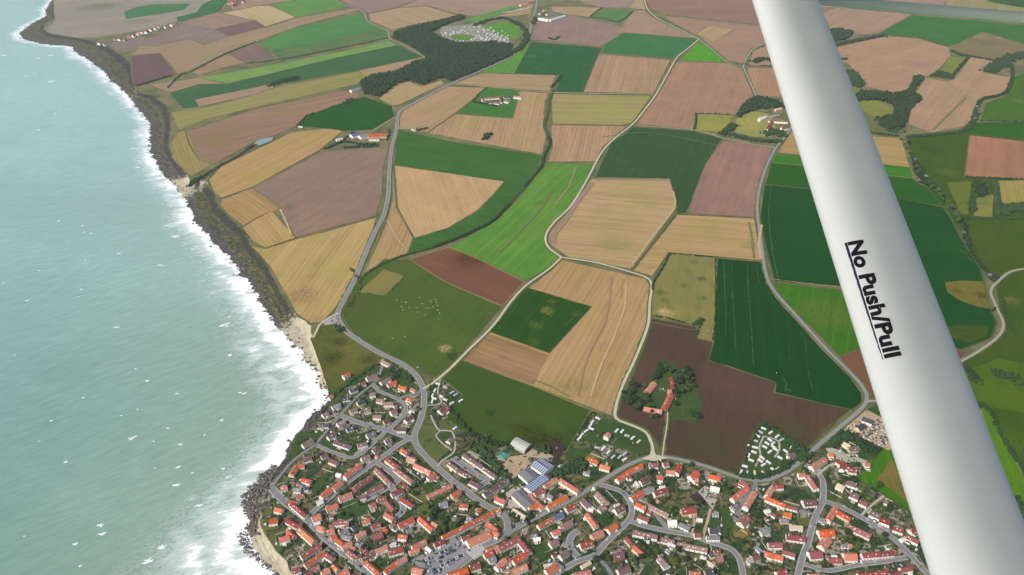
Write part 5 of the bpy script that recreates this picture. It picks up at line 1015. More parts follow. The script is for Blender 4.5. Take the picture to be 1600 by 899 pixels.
for x0, y0, s, L in [(370,760,6.4,[(365,110,42,0),(410,165,42,0),(500,182,42,5),(745,390,42,0),(870,480,42,1),(895,505,42,3),(925,540,42,0),(985,580,42,1),(1000,690,30,4),(1030,630,42,0),(1115,700,42,0),(1100,790,40,1),(1130,820,40,0),(1270,830,42,1),(1235,800,42,3)]),
 (370,680,6.376,[(970,628,-30,7),(1080,500,-35,2),(1180,548,-30,3)]),(560,680,6.376,[(925,450,42,0),(1000,240,-20,6),(1150,320,40,0),(1190,400,40,0),(1230,430,40,1),(1310,485,10,0),(1510,660,-70,0),(300,380,45,0),(155,632,-20,0),(180,575,-30,1),(430,770,60,6),(505,320-80,40,2),(1060,330,40,6),(1130,300,42,1)]),
 (760,760,6.4,[(230,155,-60,0),(480,355,-30,3),(650,265,-30,6),(690,200,-30,3),(860,85,-30,0),(370,440,-30,0),(1210,535,-50,0),(895,725,60,0),(960,670,-50,7),(440,730,45,3),(465,745,45,6),(485,760,45,2),(510,785,45,3),(1370,70,40,7),(1330,470,-50,0),(1085,650,-40,6),(1110,630,-40,1),(330,370,50,1),(850,650,60,2),(270,370,70,1),(275,400,70,3)]),
 (1200,760,6.4,[(430,400,-70,0),(515,290,-70,7),(995,330,35,0),(1020,400,35,0),(1045,420,35,1),(1110,400,35,0),(895,770,-10,1),(880,755,-10,2),(1070,750,60,0),(385,820,35,2),(450,845,20,3),(360,590,-70,0),(350,610,-70,0),(490,580,-80,6),(415,640,-80,6),(1250,800,40,1),(1290,790,40,2),(1330,790,40,0),(1230,820,40,3),(760,200,20,0)]),
 (300,400,3.995,[(873,405,-20,3),(885,412,-20,1)]),(960,700,6.376,[(90,455,40,7),(860,240,60,3),(885,262,60,2),(680,255,60,6),(640,300+18,-20,0)]),(640,580,5.32,[(180,50,40,5),(205,65,40,1),(400,735,-20,6),(530,795,40,0),(575,815,40,1)]),(440,560,5.32,[(1130,75,10,0),(640,655,-50,0),(735,572,40,6),(1115,205,30,0)])]:
    for x, y, a, k in L: car(x0+x/s, y0+y/s, a, k)
for x, y, a, k in [(608,277,85,0),(608,288,85,6),(562,529,38,0),(665,148,-25,0)]: 
    car(x, y, a, k, z0=ZR+.12, group='cars on the coast road')
# white van by the brown-roofed pair
def van(x, y, ang, L=8.5, H=2.9):
    c = G(x, y, ZR+1.5); q = G(x+10*math.cos(R(ang)), y+10*math.sin(R(ang)), ZR+1.5); rz = math.atan2(q[1]-c[1], q[0]-c[0]); root = empty('parked_van', (c[0], c[1], ZR+.25), rz)
    W = 2.3; pr = [(-L/2,.4),(-L/2,H),(L/2-1.2,H),(L/2-.25,1.5),(L/2,1.2),(L/2,.4)]; m = len(pr)
    V = [(a, -W/2, b) for a, b in pr]+[(a, W/2, b) for a, b in pr]
    mk('body', V, [(i, m+i, m+(i+1) % m, (i+1) % m) for i in range(m)]+[tuple(range(m)), tuple(range(2*m-1, m-1, -1))], CMATS[0][0], root)
    mk('windscreen', [(L/2-1.12,-W/2+.1,H-.15),(L/2-.3,-W/2+.1,1.65),(L/2-.3,W/2-.1,1.65),(L/2-1.12,W/2-.1,H-.15)], [(0,1,2,3)], GLASS, root).location = (.05, 0, .03)
    for xx in (-L/2+1.4, L/2-1.3):
        for s in (-1, 1): o = inst(WH, 'wheel', root, (xx, s*W/2, .33))
    thing(root, 'large white van', 'van', (x, y), 'vans parked in the village')
van(760+1075/6.4, 760+35/6.4, -30); van(1200+935/6.4, 760+758/6.4, 62, 5.6, 2.4); van(760+500/6.4, 760+300/6.4, -30, 5.6, 2.3)
# ---------------------------------------------------------------- trees, woods, hedges
def leafmat(name, rgb, rgb2):
    t = NT(name, .9, .1); oi = t.n('ShaderNodeObjectInfo')
    n = t.noise(t.pos(0, (1/1.6,)*3), 1, 4, .7); n2 = t.noise(t.pos(0, (1/11.,)*3), 1, 2)
    c = t.mix(t.ramp(n, .35, .68), tuple(lin(rgb)*ALB), tuple(lin(rgb2)*ALB))
    c = t.scale(c, t.math('MULTIPLY', t.math('MULTIPLY_ADD', n2, .8, .6), t.math('MULTIPLY_ADD', oi.outputs['Random'], .5, .75)))
    return t.color(c).m
LEAF = [leafmat('foliage_dark', (36,58,36), (70,98,52)), leafmat('foliage_green', (52,78,38), (96,122,58)), leafmat('foliage_olive', (70,80,46), (116,122,68)), leafmat('foliage_silver', (96,110,100), (150,162,146))]
BARK = simple('bark', (86,74,62), .95, .2, 1)
def crown_mesh(seed, rx, rz_, zc, n=26, mat=LEAF[0]):
    C = rng.normal(0, 1, (n, 3)); C /= np.linalg.norm(C, axis=1)[:,None]; C *= (rng.uniform(.25, 1, n)**.5)[:,None]
    C = C*(rx*.72, rx*.72, rz_*.7)+(0, 0, zc); rr = rng.uniform(.2, .44, n)*rx
    V1, F1 = blobs(C, rr, ICO1, .24, .85)
    m = 420; D = rng.normal(0, 1, (m, 3)); D /= np.linalg.norm(D, axis=1)[:,None]; D[:,2] = np.abs(D[:,2])*.9-.15
    P_ = D*(rx*.98, rx*.98, rz_*.95)*rng.uniform(.62, 1.12, (m, 1))+(0, 0, zc)
    a = rng.normal(0, .1*rx, (m, 3)); b = rng.normal(0, .1*rx, (m, 3))
    V2 = np.stack([P_, P_+a, P_+b], 1).reshape(-1, 3); F2 = np.arange(m*3).reshape(-1, 3)+len(V1)
    o = mk_np('crown', np.concatenate([V1, V2]), np.concatenate([F1, F2]), mat); me = o.data; bpy.data.objects.remove(o); return me
def trunk_mesh(h, r):
    mb = MB()
    def limb(a, b, r0, r1, n=6):
        a, b = Vector(a), Vector(b); q = (b-a).to_track_quat('Z', 'Y').to_matrix()
        V = [a+q@Vector((r0*math.cos(2*math.pi*k/n), r0*math.sin(2*math.pi*k/n), 0)) for k in range(n)]+[b+q@Vector((r1*math.cos(2*math.pi*k/n), r1*math.sin(2*math.pi*k/n), 0)) for k in range(n)]
        mb.add(([tuple(p) for p in V], [(k, (k+1) % n, n+(k+1) % n, n+k) for k in range(n)]))
    limb((0,0,-.6), (0,0,h), r, r*.6)
    for k in range(4):
        a = k*1.6; limb((0,0,h*.8), (math.cos(a)*h*.5, math.sin(a)*h*.5, h*1.5), r*.5, r*.15)
    me = bpy.data.meshes.new('trunk'); me.from_pydata(mb.v, [], mb.f); me.materials.append(BARK); return me
TR = trunk_mesh(3.2, .38)
KINDS = [('dark tree', 0, [crown_mesh(i, 4.6, 4.2, 6.2) for i in range(3)]), ('green tree', 1, [crown_mesh(i, 4.3, 3.8, 5.8, mat=LEAF[1]) for i in range(3)]),
         ('olive-green tree', 2, [crown_mesh(i, 4.2, 3.6, 5.6, mat=LEAF[2]) for i in range(2)]), ('silvery tree', 3, [crown_mesh(i, 4.2, 3.8, 5.8, mat=LEAF[3]) for i in range(2)])]
TPOS = []; 
def tree(x, y, s=1.0, k=None, z0=ZF, force=True, wd=None):
    p = wd if wd is not None else G(x, y, z0+4*s)
    if not force:
        if any((p[0]-a)**2+(p[1]-b)**2 < (r+3.4*s)**2 for a, b, r in FOOT): return False
        for C, hw in ROADCURVES:
            if C[:,1].min()-20 < p[1] < C[:,1].max()+20 and (np.hypot(C[:,0]-p[0], C[:,1]-p[1])).min() < hw+3.2*s: return False
        if any((p[0]-a)**2+(p[1]-b)**2 < (2.6*(s+c))**2 for a, b, c in TPOS): return False
    k = random.choices([0,1,2,3], [5,4,1.5,.3])[0] if k is None else k
    root = empty('tree', (p[0], p[1], z0), random.uniform(0, 6.28)); root.scale = (s*random.uniform(.85,1.15), s*random.uniform(.85,1.15), s*random.uniform(.85,1.1))
    inst(TR, 'trunk', root, (0,0,0)); inst(random.choice(KINDS[k][2]), 'crown', root, (0,0,0))
    TPOS.append((p[0], p[1], s)); size = 'tall ' if s > 1.25 else 'small ' if s < .7 else ''
    thing(root, size+KINDS[k][0], 'tree', (x, y), 'trees of the place'); return True
def inside(p, poly):
    x, y = p; c = False
    for (x1, y1), (x2, y2) in zip(poly, poly[1:]+poly[:1]):
        if (y1 > y) != (y2 > y) and x < (x2-x1)*(y-y1)/(y2-y1)+x1: c = not c
    return c
def wood(poly, dens, label, s=1.0, z0=.6, mat=None, name='wood'):
    W = [G(x, y)[:2] for x, y in poly]; W = [tuple(p) for p in W]; xs_ = [p[0] for p in W]; ys_ = [p[1] for p in W]
    A = .5*abs(sum(a[0]*b[1]-b[0]*a[1] for a, b in zip(W, W[1:]+W[:1]))); n = int(A/dens); C = []
    while len(C) < n:
        q = (random.uniform(min(xs_), max(xs_)), random.uniform(min(ys_), max(ys_)))
        if inside(q, W): C.append(q)
    C = np.array(C); hh = rng.uniform(5, 10.5, n)*s; r = rng.uniform(2.2, 4.8, n)*s
    V1, F1 = blobs(np.column_stack([C, z0+hh*.62]), np.column_stack([r, r, hh*.42]), ICO1, .2, 1)
    k = n*5; ii = rng.integers(0, n, k); D = rng.normal(0, 1, (k, 3)); D /= np.linalg.norm(D, axis=1)[:,None]; D[:,2] = abs(D[:,2])
    P_ = np.column_stack([C[ii], z0+hh[ii]*.66])+D*np.column_stack([r[ii], r[ii], hh[ii]*.4])*.85
    V2, F2 = blobs(P_, rng.uniform(.22, .5, k)*r[ii], ICO1, .22, .8)
    tag(mk_np(name, np.concatenate([V1, V2]), np.concatenate([F1, F2+len(V1)]), mat or LEAF[0]), label, None, None, 'stuff')
W1 = [(618,52),(640,44),(668,38),(690,33),(722,25),(727,29),(702,37),(690,42),(672,52),(690,62),(718,70),(770,67),(800,71),(801,87),(770,101),(740,114),(706,128),(692,122),(672,128),(660,134),(646,128),(637,126),(618,134),(592,152),(570,148),(562,132),(578,120),(620,113),(650,98),(668,94),(658,84),(632,68),(612,60)]
wood(W1, 36, 'dark dense wood below the far campsite', 1.15)
def belt(pts, wm, dens, label, s=1.0, z0=.7, mat=None, name='hedgerow', cat='hedgerow', group='hedgerows between the fields', hgt=None):
    """a hedge or shelter belt of one planting along a line"""
    C = catmull([G(x, y)[:2] for x, y in pts], 3.0); L = len(C); n = max(6, int(L*3.9*wm/dens))
    ii = rng.uniform(0, L-1.01, n); i0_ = ii.astype(int); f = (ii-i0_)[:,None]
    P = C[i0_]*(1-f)+C[i0_+1]*f+rng.normal(0, wm*.27, (n, 2)); hh = rng.uniform(.6, 1.1, n)*(hgt or 5*s); r = rng.uniform(.6, 1.2, n)*s*(2.4 if not hgt else hgt*.55)
    V1, F1 = blobs(np.column_stack([P, z0+hh*.5]), np.column_stack([r, r, hh*.55]), ICO1, .24, 1)
    k = n*3; ii = rng.integers(0, n, k); D = rng.normal(0, 1, (k, 3)); D /= np.linalg.norm(D, axis=1)[:,None]
    V2, F2 = blobs(np.column_stack([P[ii], z0+hh[ii]*.6])+D*np.column_stack([r[ii], r[ii], hh[ii]*.5])*.8, rng.uniform(.25, .5, k)*r[ii], ICO1, .2, .8)
    c = C.mean(axis=0)
    V = np.concatenate([V1, V2])-(c[0], c[1], 0)
    o = mk_np(name, V, np.concatenate([F1, F2+len(V1)]), mat or LEAF[0]); o.location = (c[0], c[1], 0)
    thing(o, label, cat, (sum(p[0] for p in pts)/len(pts), sum(p[1] for p in pts)/len(pts)), group); return o
wood([(1332,152),(1345,144),(1400,148),(1424,143),(1430,147),(1440,157),(1422,172),(1414,200),(1388,205),(1372,196),(1378,186),(1396,181),(1397,166),(1372,157),(1335,160)], 40, 'dark valley wood below the stubble hill', 1.2)
wood([(1428,122),(1436,119),(1444,124),(1432,138),(1424,146),(1410,150),(1420,140)], 40, 'dark tongue of woodland on the slope', 1.1)
wood([(1286,50),(1310,47),(1334,51),(1322,62),(1298,68),(1280,66)], 40, 'dark far copse beyond the strut', 1.2)
wood([(1150,181),(1166,160),(1185,152),(1215,160),(1228,170),(1185,171),(1165,178),(1154,187)], 34, 'dark wood beside the lone farm', 1.1)
def band_trees(pts, wpx, n, s=(1.0,1.7), k=None):
    P = np.array(pts, float); seg = np.hypot(*np.diff(P, axis=0).T); cum = np.concatenate([[0], np.cumsum(seg)])
    for _ in range(n):
        u = random.uniform(0, cum[-1]); i = min(len(seg)-1, int(np.searchsorted(cum, u)-1)); i = max(0, i); f = (u-cum[i])/seg[i]
        x, y = P[i]*(1-f)+P[i+1]*f; tree(x+random.gauss(0, wpx*.3), y+random.gauss(0, wpx*.22), random.uniform(*s), k, z0=.7)
belt([(742,41),(760,34),(785,29),(800,34),(816,43),(823,56),(818,70),(804,84)], 20, 26, 'dark shelter belt round the campsite field', 1.5)
belt([(836,28),(833,38),(838,30)], 14, 20, 'dark roadside belt', 1.5)
sheet('field', [(755,42),(785,34),(802,39),(813,48),(815,58),(802,62),(778,56)], .98, field_mat(alb((96,148,66),3900), 0, 'c')); sheet('field', [(700,56),(722,54),(742,57),(735,63),(712,64)], .985, field_mat(alb((96,140,70),3900), 0, 'p'))
sheet('field', [(727,32),(750,24),(800,10),(812,10),(775,25),(745,36)], .986, field_mat(alb((100,150,76),4100), 0, 'c')); sheet('field', [(735,37),(760,32),(800,18),(835,6),(828,22),(785,28),(745,40)], .987, field_mat(alb((172,150,118),4100), 0, 's'))
sheet('yard_ground', [(690,42),(745,38),(775,50),(800,66),(760,68),(700,62),(686,52)], .975, simple('camp_ground', (150,148,132), .95, .3, 1/9.), jit=2)
belt([(423,134),(445,127),(466,122)], 34, 30, 'dark thicket in the far field', 1.2); belt([(540,163),(548,157),(556,158)], 20, 20, 'small thicket by the field', 1.2)
belt([(757,219),(761,213),(766,211)], 14, 14, 'lone dark copse in the stubble', 1.5)
belt([(466,196),(478,184),(489,178)], 7, 12, 'dark hedge at the green field corner', .9)
belt([(304,154),(262,138),(282,118),(300,112),(352,85),(400,66)][1:], 6, 9, 'thin dark hedge on the tan field', .7); belt([(213,135),(240,127),(270,118)], 10, 12, 'dark hedge under the mauve field', .9)
belt([(385,100),(420,96),(470,88),(520,78),(560,70),(605,60)], 12, 26, 'broken scrub strip between green fields', .9, mat=LEAF[2])
belt([(507,234),(520,228),(538,222),(560,226),(590,226)], 9, 14, 'dark hedge around the coast road farm', 1.1); belt([(535,232),(560,230),(588,229)], 14, 18, 'farm orchard row', 1.0, mat=LEAF[0])
belt([(552,208),(545,213),(532,222)], 7, 12, 'hedge beside the white shed', .8)
belt([(607,203),(608,212),(604,220)], 6, 12, 'roadside hedge by the farm gate', .8); belt([(642,203),(655,204),(668,201)], 8, 10, 'dark hedge by the little roadside house', 1.0)
belt([(740,160),(758,163),(775,167)], 8, 9, 'dark hedge below the paddock farm', 1.1); belt([(760,138),(748,148),(738,160)], 4, 10, 'thin paddock hedge', .7)
belt([(922,27),(945,30),(967,34),(990,18)], 4, 8, 'dark hedge round the square meadow', .8); belt([(940,13),(930,20),(922,27)], 4, 8, 'dark hedge west of the square meadow', .8)
belt([(858,60),(866,63),(873,58)], 10, 14, 'scrub beside the pit', 1.0); belt([(878,118),(870,128),(862,138)], 10, 14, 'dark scrub at the field corner', .9)
STR = [(866,140),(858,158),(857,175),(851,195),(858,215),(859,226),(850,245),(845,262),(820,292),(797,318),(775,342),(755,355),(718,372),(675,388),(625,402),(582,422),(564,438)]
ribbon('verge', STR, 9, 1.15, field_mat(alb((62,92,46)), 0, 'p'), 2)
belt(STR[:4], 6, 22, 'green ditch hedge, upper length', .8, mat=LEAF[1]); belt(STR[4:9], 7, 10, 'dark ditch hedge beside the bright green field', .95); belt(STR[9:14], 7, 8, 'dark ditch hedge under the curved field', 1.0); belt(STR[13:], 5, 14, 'low ditch hedge by the coast road', .7, mat=LEAF[1])
ribbon('verge', [(427,216),(410,226),(396,227),(370,246),(340,262),(320,275),(298,290)], 13, 1.1, field_mat(alb((84,94,58)), 0, 'p'), 3)
belt([(396,228),(370,246),(340,262),(316,277)], 8, 16, 'low scrub along the gully', .7, mat=LEAF[0]); belt([(316,277),(304,284),(296,292)], 16, 14, 'dark scrub at the gully mouth', 1.0)
belt([(1087,178),(1087,192),(1084,204)], 4, 8, 'dark hedge at the meadow edge', .9); belt([(1088,178),(1115,178),(1146,181)], 3, 12, 'thin meadow top hedge', .7)
belt([(1118,403),(1118,450),(1117,500),(1114,533)], 2.5, 9, 'thin broken hedge on the crop edge', .6); belt([(1046,397),(1078,400),(1118,403)], 2.5, 9, 'thin hedge above the olive pasture', .6)
belt([(1046,398),(1035,420),(1022,440),(1019,455)], 4, 9, 'dark hedge west of the olive pasture', .7); belt([(1018,494),(1050,500),(1082,509)], 3, 7, 'dark low hedge below the olive pasture', .65); belt([(1084,508),(1094,503),(1096,500)], 9, 8, 'dark bush in the pasture corner', .9); belt([(1096,503),(1092,515),(1089,525)], 3, 8, 'thin hedge at the pasture step', .7)
belt([(548,420),(562,440),(560,456),(545,480)], 8, 20, 'rough scrub on the coast road bank', .7, mat=LEAF[2])
belt([(572,458),(600,463),(632,433)], 2, 12, 'faint hedge on the pasture patch', .5)
belt([(523,510),(532,513),(538,520)], 14, 16, 'dark dune thicket under the beach car park', .8)
belt([(512,625),(530,612),(560,590),(590,570)], 5, 12, 'dark hedge above the clifftop houses', .8); belt([(608,578),(625,585),(640,592),(643,597)], 8, 10, 'hedge inside the road bend', 1.0)
belt([(735,680),(760,690),(785,697)], 9, 12, 'dark hedge below the pasture', 1.1); belt([(700,640),(712,650),(722,662),(735,678)], 6, 10, 'hedge behind the round garden', .9)
belt([(718,700),(740,690),(765,682)], 12, 14, 'overgrown garden strip', .9, mat=LEAF[2]); belt([(745,700),(760,712),(778,735),(795,748)], 11, 10, 'tall dark hedge beside the sand yard', 1.4); belt([(790,700),(800,698),(812,703)], 12, 12, 'dark scrub beside the arched barn', 1.1); belt([(833,702),(842,704),(856,706)], 12, 12, 'dark hedge east of the arched barn', 1.2)
belt([(868,745),(885,735),(905,733),(912,722)], 16, 10, 'dark thicket behind the tank', 1.3); belt([(898,688),(910,669),(920,653),(928,644)], 3, 7, 'dark hedge behind the lower caravans', .6)
belt([(800,800),(808,808),(820,811)], 13, 8, 'clipped round hedge by the cream barn', 1.3); belt([(822,812),(828,808),(831,803)], 11, 8, 'clipped hedge at the farm entrance', 1.3)
belt([(672,596),(672,615),(668,630)], 2, 8, 'hedge beside the small caravan site', .5); belt([(1190,664),(1210,672),(1235,690),(1246,697)], 5, 7, 'dark hedge above the caravan park', 1.0); belt([(1155,743),(1180,748),(1212,740),(1236,725)], 8, 7, 'dark hedge below the caravan park', 1.0); belt([(1162,725),(1172,700),(1182,675),(1188,664)], 4, 8, 'hedge west of the caravan park', .9)
belt([(1240,700),(1252,706),(1258,710),(1247,720)], 17, 10, 'dark thicket between caravans and road', 1.3)
belt([(1323,680),(1340,690),(1348,700),(1370,708)], 14, 9, 'dark tree belt below the depot', 1.4); belt([(1300,697),(1315,688),(1325,682)], 14, 9, 'dark thicket by the yellow house', 1.3)
# hedges of the eastern country
sheet('ground', [(1320,178),(1345,172),(1412,207),(1405,214),(1340,208)], 1.0, VERGE)
for a in [([(1296,73),(1320,68),(1340,64),(1382,56)], 26, 22, 'dark far hedge on the crest', 1.3), ([(1300,94),(1312,94),(1322,93)], 22, 18, 'dark clump behind the strut', 1.3),
 ([(1326,112),(1336,122),(1342,132),(1338,136)], 34, 24, 'dark round thicket', 1.5), ([(1378,186),(1388,196),(1395,205)], 40, 22, 'dark valley wood beside the meadow', 1.5),
 ([(1460,120),(1470,115),(1482,122)], 30, 18, 'dark square copse', 1.4), ([(1487,80),(1500,86),(1515,89),(1550,95)], 14, 14, 'dark hedge on the moor edge', 1.2), ([(1513,90),(1500,105),(1484,124)], 8, 12, 'dark hedge between stubble fields', 1.2),
 ([(1543,112),(1560,103),(1580,92),(1602,85)], 45, 22, 'dark far wood on the right edge', 1.6), ([(1582,122),(1570,146),(1535,156),(1526,170)], 9, 9, 'dark hedge round the tan hill, upper', 1.2),
 ([(1526,170),(1520,192),(1503,206),(1460,212),(1420,214)], 12, 9, 'dark hedge round the tan hill, lower', 1.3), ([(1350,207),(1375,210),(1405,214)], 8, 10, 'dark hedge under the strut meadow', 1.1),
 ([(1530,190),(1560,190),(1605,192)], 3, 10, 'thin dark meadow hedge', .9), ([(1507,277),(1540,279),(1605,281)], 4, 9, 'dark hedge below the brown field', .9), ([(1528,284),(1532,295),(1532,306)], 24, 14, 'dark square thicket', 1.3), ([(1519,310),(1520,322),(1519,331)], 14, 12, 'narrow dark thicket', 1.2),
 ([(1554,284),(1556,305),(1557,338)], 10, 9, 'tall dark hedge line', 1.4), ([(1562,334),(1580,328),(1605,324)], 28, 12, 'dark wood on the right edge', 1.6), ([(1505,342),(1550,343),(1605,343)], 4, 9, 'dark hedge above the pale meadow', .9),
 ([(1505,350),(1515,388),(1530,412),(1545,430)], 8, 14, 'broken hedge beside the big crop', 1.1), ([(1558,585),(1580,592),(1602,602)], 26, 22, 'dark scrub in the right meadow', 1.1), ([(1508,575),(1518,585),(1525,600)], 14, 16, 'dark bush row by the track', 1.0),
 ([(1520,630),(1535,634),(1546,643),(1563,680),(1580,708),(1604,745)], 4, 8, 'long dark hedge in the lower meadow', 1.1), ([(1590,785),(1600,800),(1604,840)], 26, 14, 'dark wood at the lower right edge', 1.4), ([(1579,100),(1582,110),(1582,120)], 10, 12, 'short dark hedge on the hill', 1.0),
 ([(1180,98),(1192,93),(1210,96)], 28, 18, 'dark copse left of the strut', 1.5), ([(1162,100),(1175,104),(1205,103)], 3, 12, 'thin hedge on the lane', .8), ([(1128,210),(1140,203),(1147,196)], 22, 14, 'dark thicket by the lone farm meadow', 1.3), ([(1140,210),(1165,218),(1195,222),(1220,222)], 16, 10, 'dark belt along the farm track', 1.3), ([(1198,212),(1210,206),(1222,214)], 28, 16, 'dark garden trees of the farm', 1.3), ([(1567,466),(1572,500),(1585,520)], 5, 14, 'thin scrub beside the lane', .7), ([(1545,432),(1552,440),(1560,430)], 9, 14, 'bush at the lane fork', 1.0), ([(1555,482),(1550,487),(1530,482)], 4, 9, 'hedge of the rough hollow', .8)]:
    belt(a[0], a[1], a[2], a[3], a[4], group='hedges and copses of the eastern fields')
band_trees([(1412,215),(1425,245),(1435,270),(1440,285),(1465,295),(1480,315),(1497,340),(1505,352)], 10, 34, (1.1,1.9))
for x, y in [(1427,247),(1430,250),(1440,279),(1447,276),(1466,298),(1491,325),(1495,330),(1505,365),(1527,168),(1530,177),(1524,186),(1530,172),(1546,431),(1436,283)]: tree(x, y, 1.25, 3, z0=.7)
# farm in the brown field
for x0, y0, r_, n in [(740,140,55,12),(900,205,60,14),(860,250,30,4),(870,345,75,7),(450,330,55,10),(425,400,40,6),(500,430,50,8),(595,390,35,4),(640,500,60,6),(980,535,50,7),(650,215,25,3),(560,300,20,1),(690,150,30,3),(960,250,30,3),(930,320,20,3),(800,150,30,3)]:
    for _ in range(max(1, round(n*.95))):
        tree(900+(x0+random.gauss(0, r_*.5))/5.32, 550+(y0+random.gauss(0, r_*.42))/5.32, random.uniform(.7, 1.35), random.choice([0,0,0,1]), z0=.7)
# village trees: known dark clusters first
for x, y, r_, n in [(676,800,14,14),(700,818,16,22),(690,828,12,8),(706,812,10,8),(665,846,8,3),(740,795,7,4),(1020,745,8,6),(1035,770,18,14),(1052,795,12,6),(1135,765,7,8),(1124,755,5,3),(1185,820,14,10),(1165,850,14,8),(1178,880,18,12),(1030,865,22,10),(980,885,14,8),(1000,862,12,6),(1060,870,14,6),(940,870,14,7),(848,820,9,5),(950,805,5,3),
 (1215,775,8,5),(1310,750,12,9),(1330,730,8,4),(1350,775,12,8),(1370,760,8,5),(1395,790,9,5),(1320,830,10,7),(1345,850,10,5),(1300,880,8,4),(1240,840,8,3),(1205,850,8,4),(1180,790,6,4),(478,870,7,5),(545,800,10,3),(775,812,2,1),(575,825,8,3),(640,770,8,4),(720,720,6,2),(563,615,8,4),(655,640,5,5),(615,590,8,3),(835,760,6,2),(868,768,5,2),(1090,790,5,3),(1240,720,5,3),(1385,830,8,4),(1420,845,6,3),(1110,880,18,7),(790,842,1.5,1),(535,770,10,3),(730,750,6,2),(905,755,10,3)]:
    c = 0
    n = max(1, round(n*.52))
    for _ in range(n*5):
        if c >= n: break
        if tree(x+random.gauss(0, r_*.6), y+random.gauss(0, r_*.5), random.uniform(.55, 1.15), None, force=False): c += 1
VP = [(float(a), float(b)) for a, b in VILL]
nt_ = sum(1 for t_ in THINGS if t_[2] == 'tree')
while nt_ < 298:
    x, y = random.uniform(440, 1460), random.uniform(590, 899)
    if inside((x, y), VP) and tree(x, y, random.uniform(.35, .75), None, force=False): nt_ += 1
# garden hedges and walls round the houses
HM = LEAF[0]; hc = 0; wc = 0; WALLM = simple('garden_wall', (226,218,198), .9, .12, 1/2.)
def clear(p, q, pad=1.2):
    for t_ in np.linspace(0, 1, 6):
        m = p*(1-t_)+q*t_
        if any((m[0]-a)**2+(m[1]-b)**2 < (r*.8+pad)**2 for a, b, r in FOOT): return False
        for C, hw in ROADCURVES:
            if C[:,1].min()-20 < m[1] < C[:,1].max()+20 and (np.hypot(C[:,0]-m[0], C[:,1]-m[1])).min() < hw+pad: return False
    return True
SHM = [simple('shed_white', (226,226,220), .8, .1, 1, rnd=.1), simple('shed_wood', (140,112,90), .9, .2, 1, rnd=.1), simple('shed_grey', (150,152,154), .8, .1, 1, rnd=.1)]
VH = [h for h in HOUSES if h[0][1] < G(640, 570)[1]]
random.shuffle(VH)
for (c, L, w_, rz, kind) in VH:
    ux = np.array([math.cos(rz), math.sin(rz)]); uy = np.array([-ux[1], ux[0]])
    for s in (-1, 1):
        gd = random.uniform(7, 13)
        for (p, q) in ((c[:2]+s*uy*(w_/2+gd)-ux*(L/2+3), c[:2]+s*uy*(w_/2+gd)+ux*(L/2+3)), (c[:2]+s*ux*(L/2+3.5)-uy*2, c[:2]+s*ux*(L/2+3.5)+uy*(w_/2+gd)*random.choice([-1,1]))):
            px = PX((*((p+q)/2), ZF))
            if not inside(px, VP) or not clear(p, q) or np.linalg.norm(q-p) < 6: continue
            if random.random() < .66 and hc < 290:
                n = int(np.linalg.norm(q-p)/.9); tt = rng.uniform(0, 1, n)[:,None]; P_ = p*(1-tt)+q*tt+rng.normal(0, .22, (n, 2)); m_ = (p+q)/2
                V1, F1 = blobs(np.column_stack([P_-m_, rng.uniform(.3, 1.3, n)]), rng.uniform(.7, 1.25, n), ICO1, .2, .95)
                o = mk_np('garden_hedge', V1, F1, random.choice([HM, HM, LEAF[1]])); o.location = (m_[0], m_[1], ZF); thing(o, 'clipped garden hedge', 'hedge', px, 'garden hedges in the village'); hc += 1
            elif wc < 150:
                m_ = (p+q)/2; l_ = np.linalg.norm(q-p); o = mk('garden_wall', *box(-l_/2, l_/2, -.14, .14, -.3, random.uniform(1.0, 1.6)), WALLM); o.location = (m_[0], m_[1], ZF); o.rotation_euler = (0, 0, math.atan2(q[1]-p[1], q[0]-p[0]))
                thing(o, 'pale garden wall', 'wall', px, 'garden walls in the village'); wc += 1
    for _k in range(random.choice([0, 0, 1, 1, 2])):
        a_ = random.uniform(0, 6.28); p = c[:2]+np.array([math.cos(a_), math.sin(a_)])*(w_/2+random.uniform(6, 11)); px = PX((*p, ZF))
        if inside(px, VP) and clear(p, p, 2.5):
            root = empty('garden_shed', (p[0], p[1], ZF), rz+random.choice([0, 1.57])); sw_, sl2 = random.uniform(2, 2.8), random.uniform(2.4, 3.8); k = random.choice([0, 0, 1, 2])
            V = [(-sl2/2,-sw_/2,-.3),(sl2/2,-sw_/2,-.3),(sl2/2,sw_/2,-.3),(-sl2/2,sw_/2,-.3),(-sl2/2,-sw_/2,1.9),(sl2/2,-sw_/2,1.9),(sl2/2,sw_/2,1.9),(-sl2/2,sw_/2,1.9),(-sl2/2,0,2.5),(sl2/2,0,2.5)]
            mk('wall', V, [(0,1,5,4),(2,3,7,6),(1,2,6,9,5),(3,0,4,8,7)], SHM[k], root)
            mk('roof', [(-sl2/2-.15,-sw_/2-.15,1.86),(sl2/2+.15,-sw_/2-.15,1.86),(sl2/2+.15,0,2.56),(-sl2/2-.15,0,2.56),(sl2/2+.15,sw_/2+.15,1.86),(-sl2/2-.15,sw_/2+.15,1.86)], [(0,1,2,3),(3,2,4,5)], SHM[(k*2) % 3], root)
            thing(root, ['white','brown','grey'][k] + ' garden shed', 'shed', px, 'garden sheds in the village'); FOOT.append((p[0], p[1], 2))
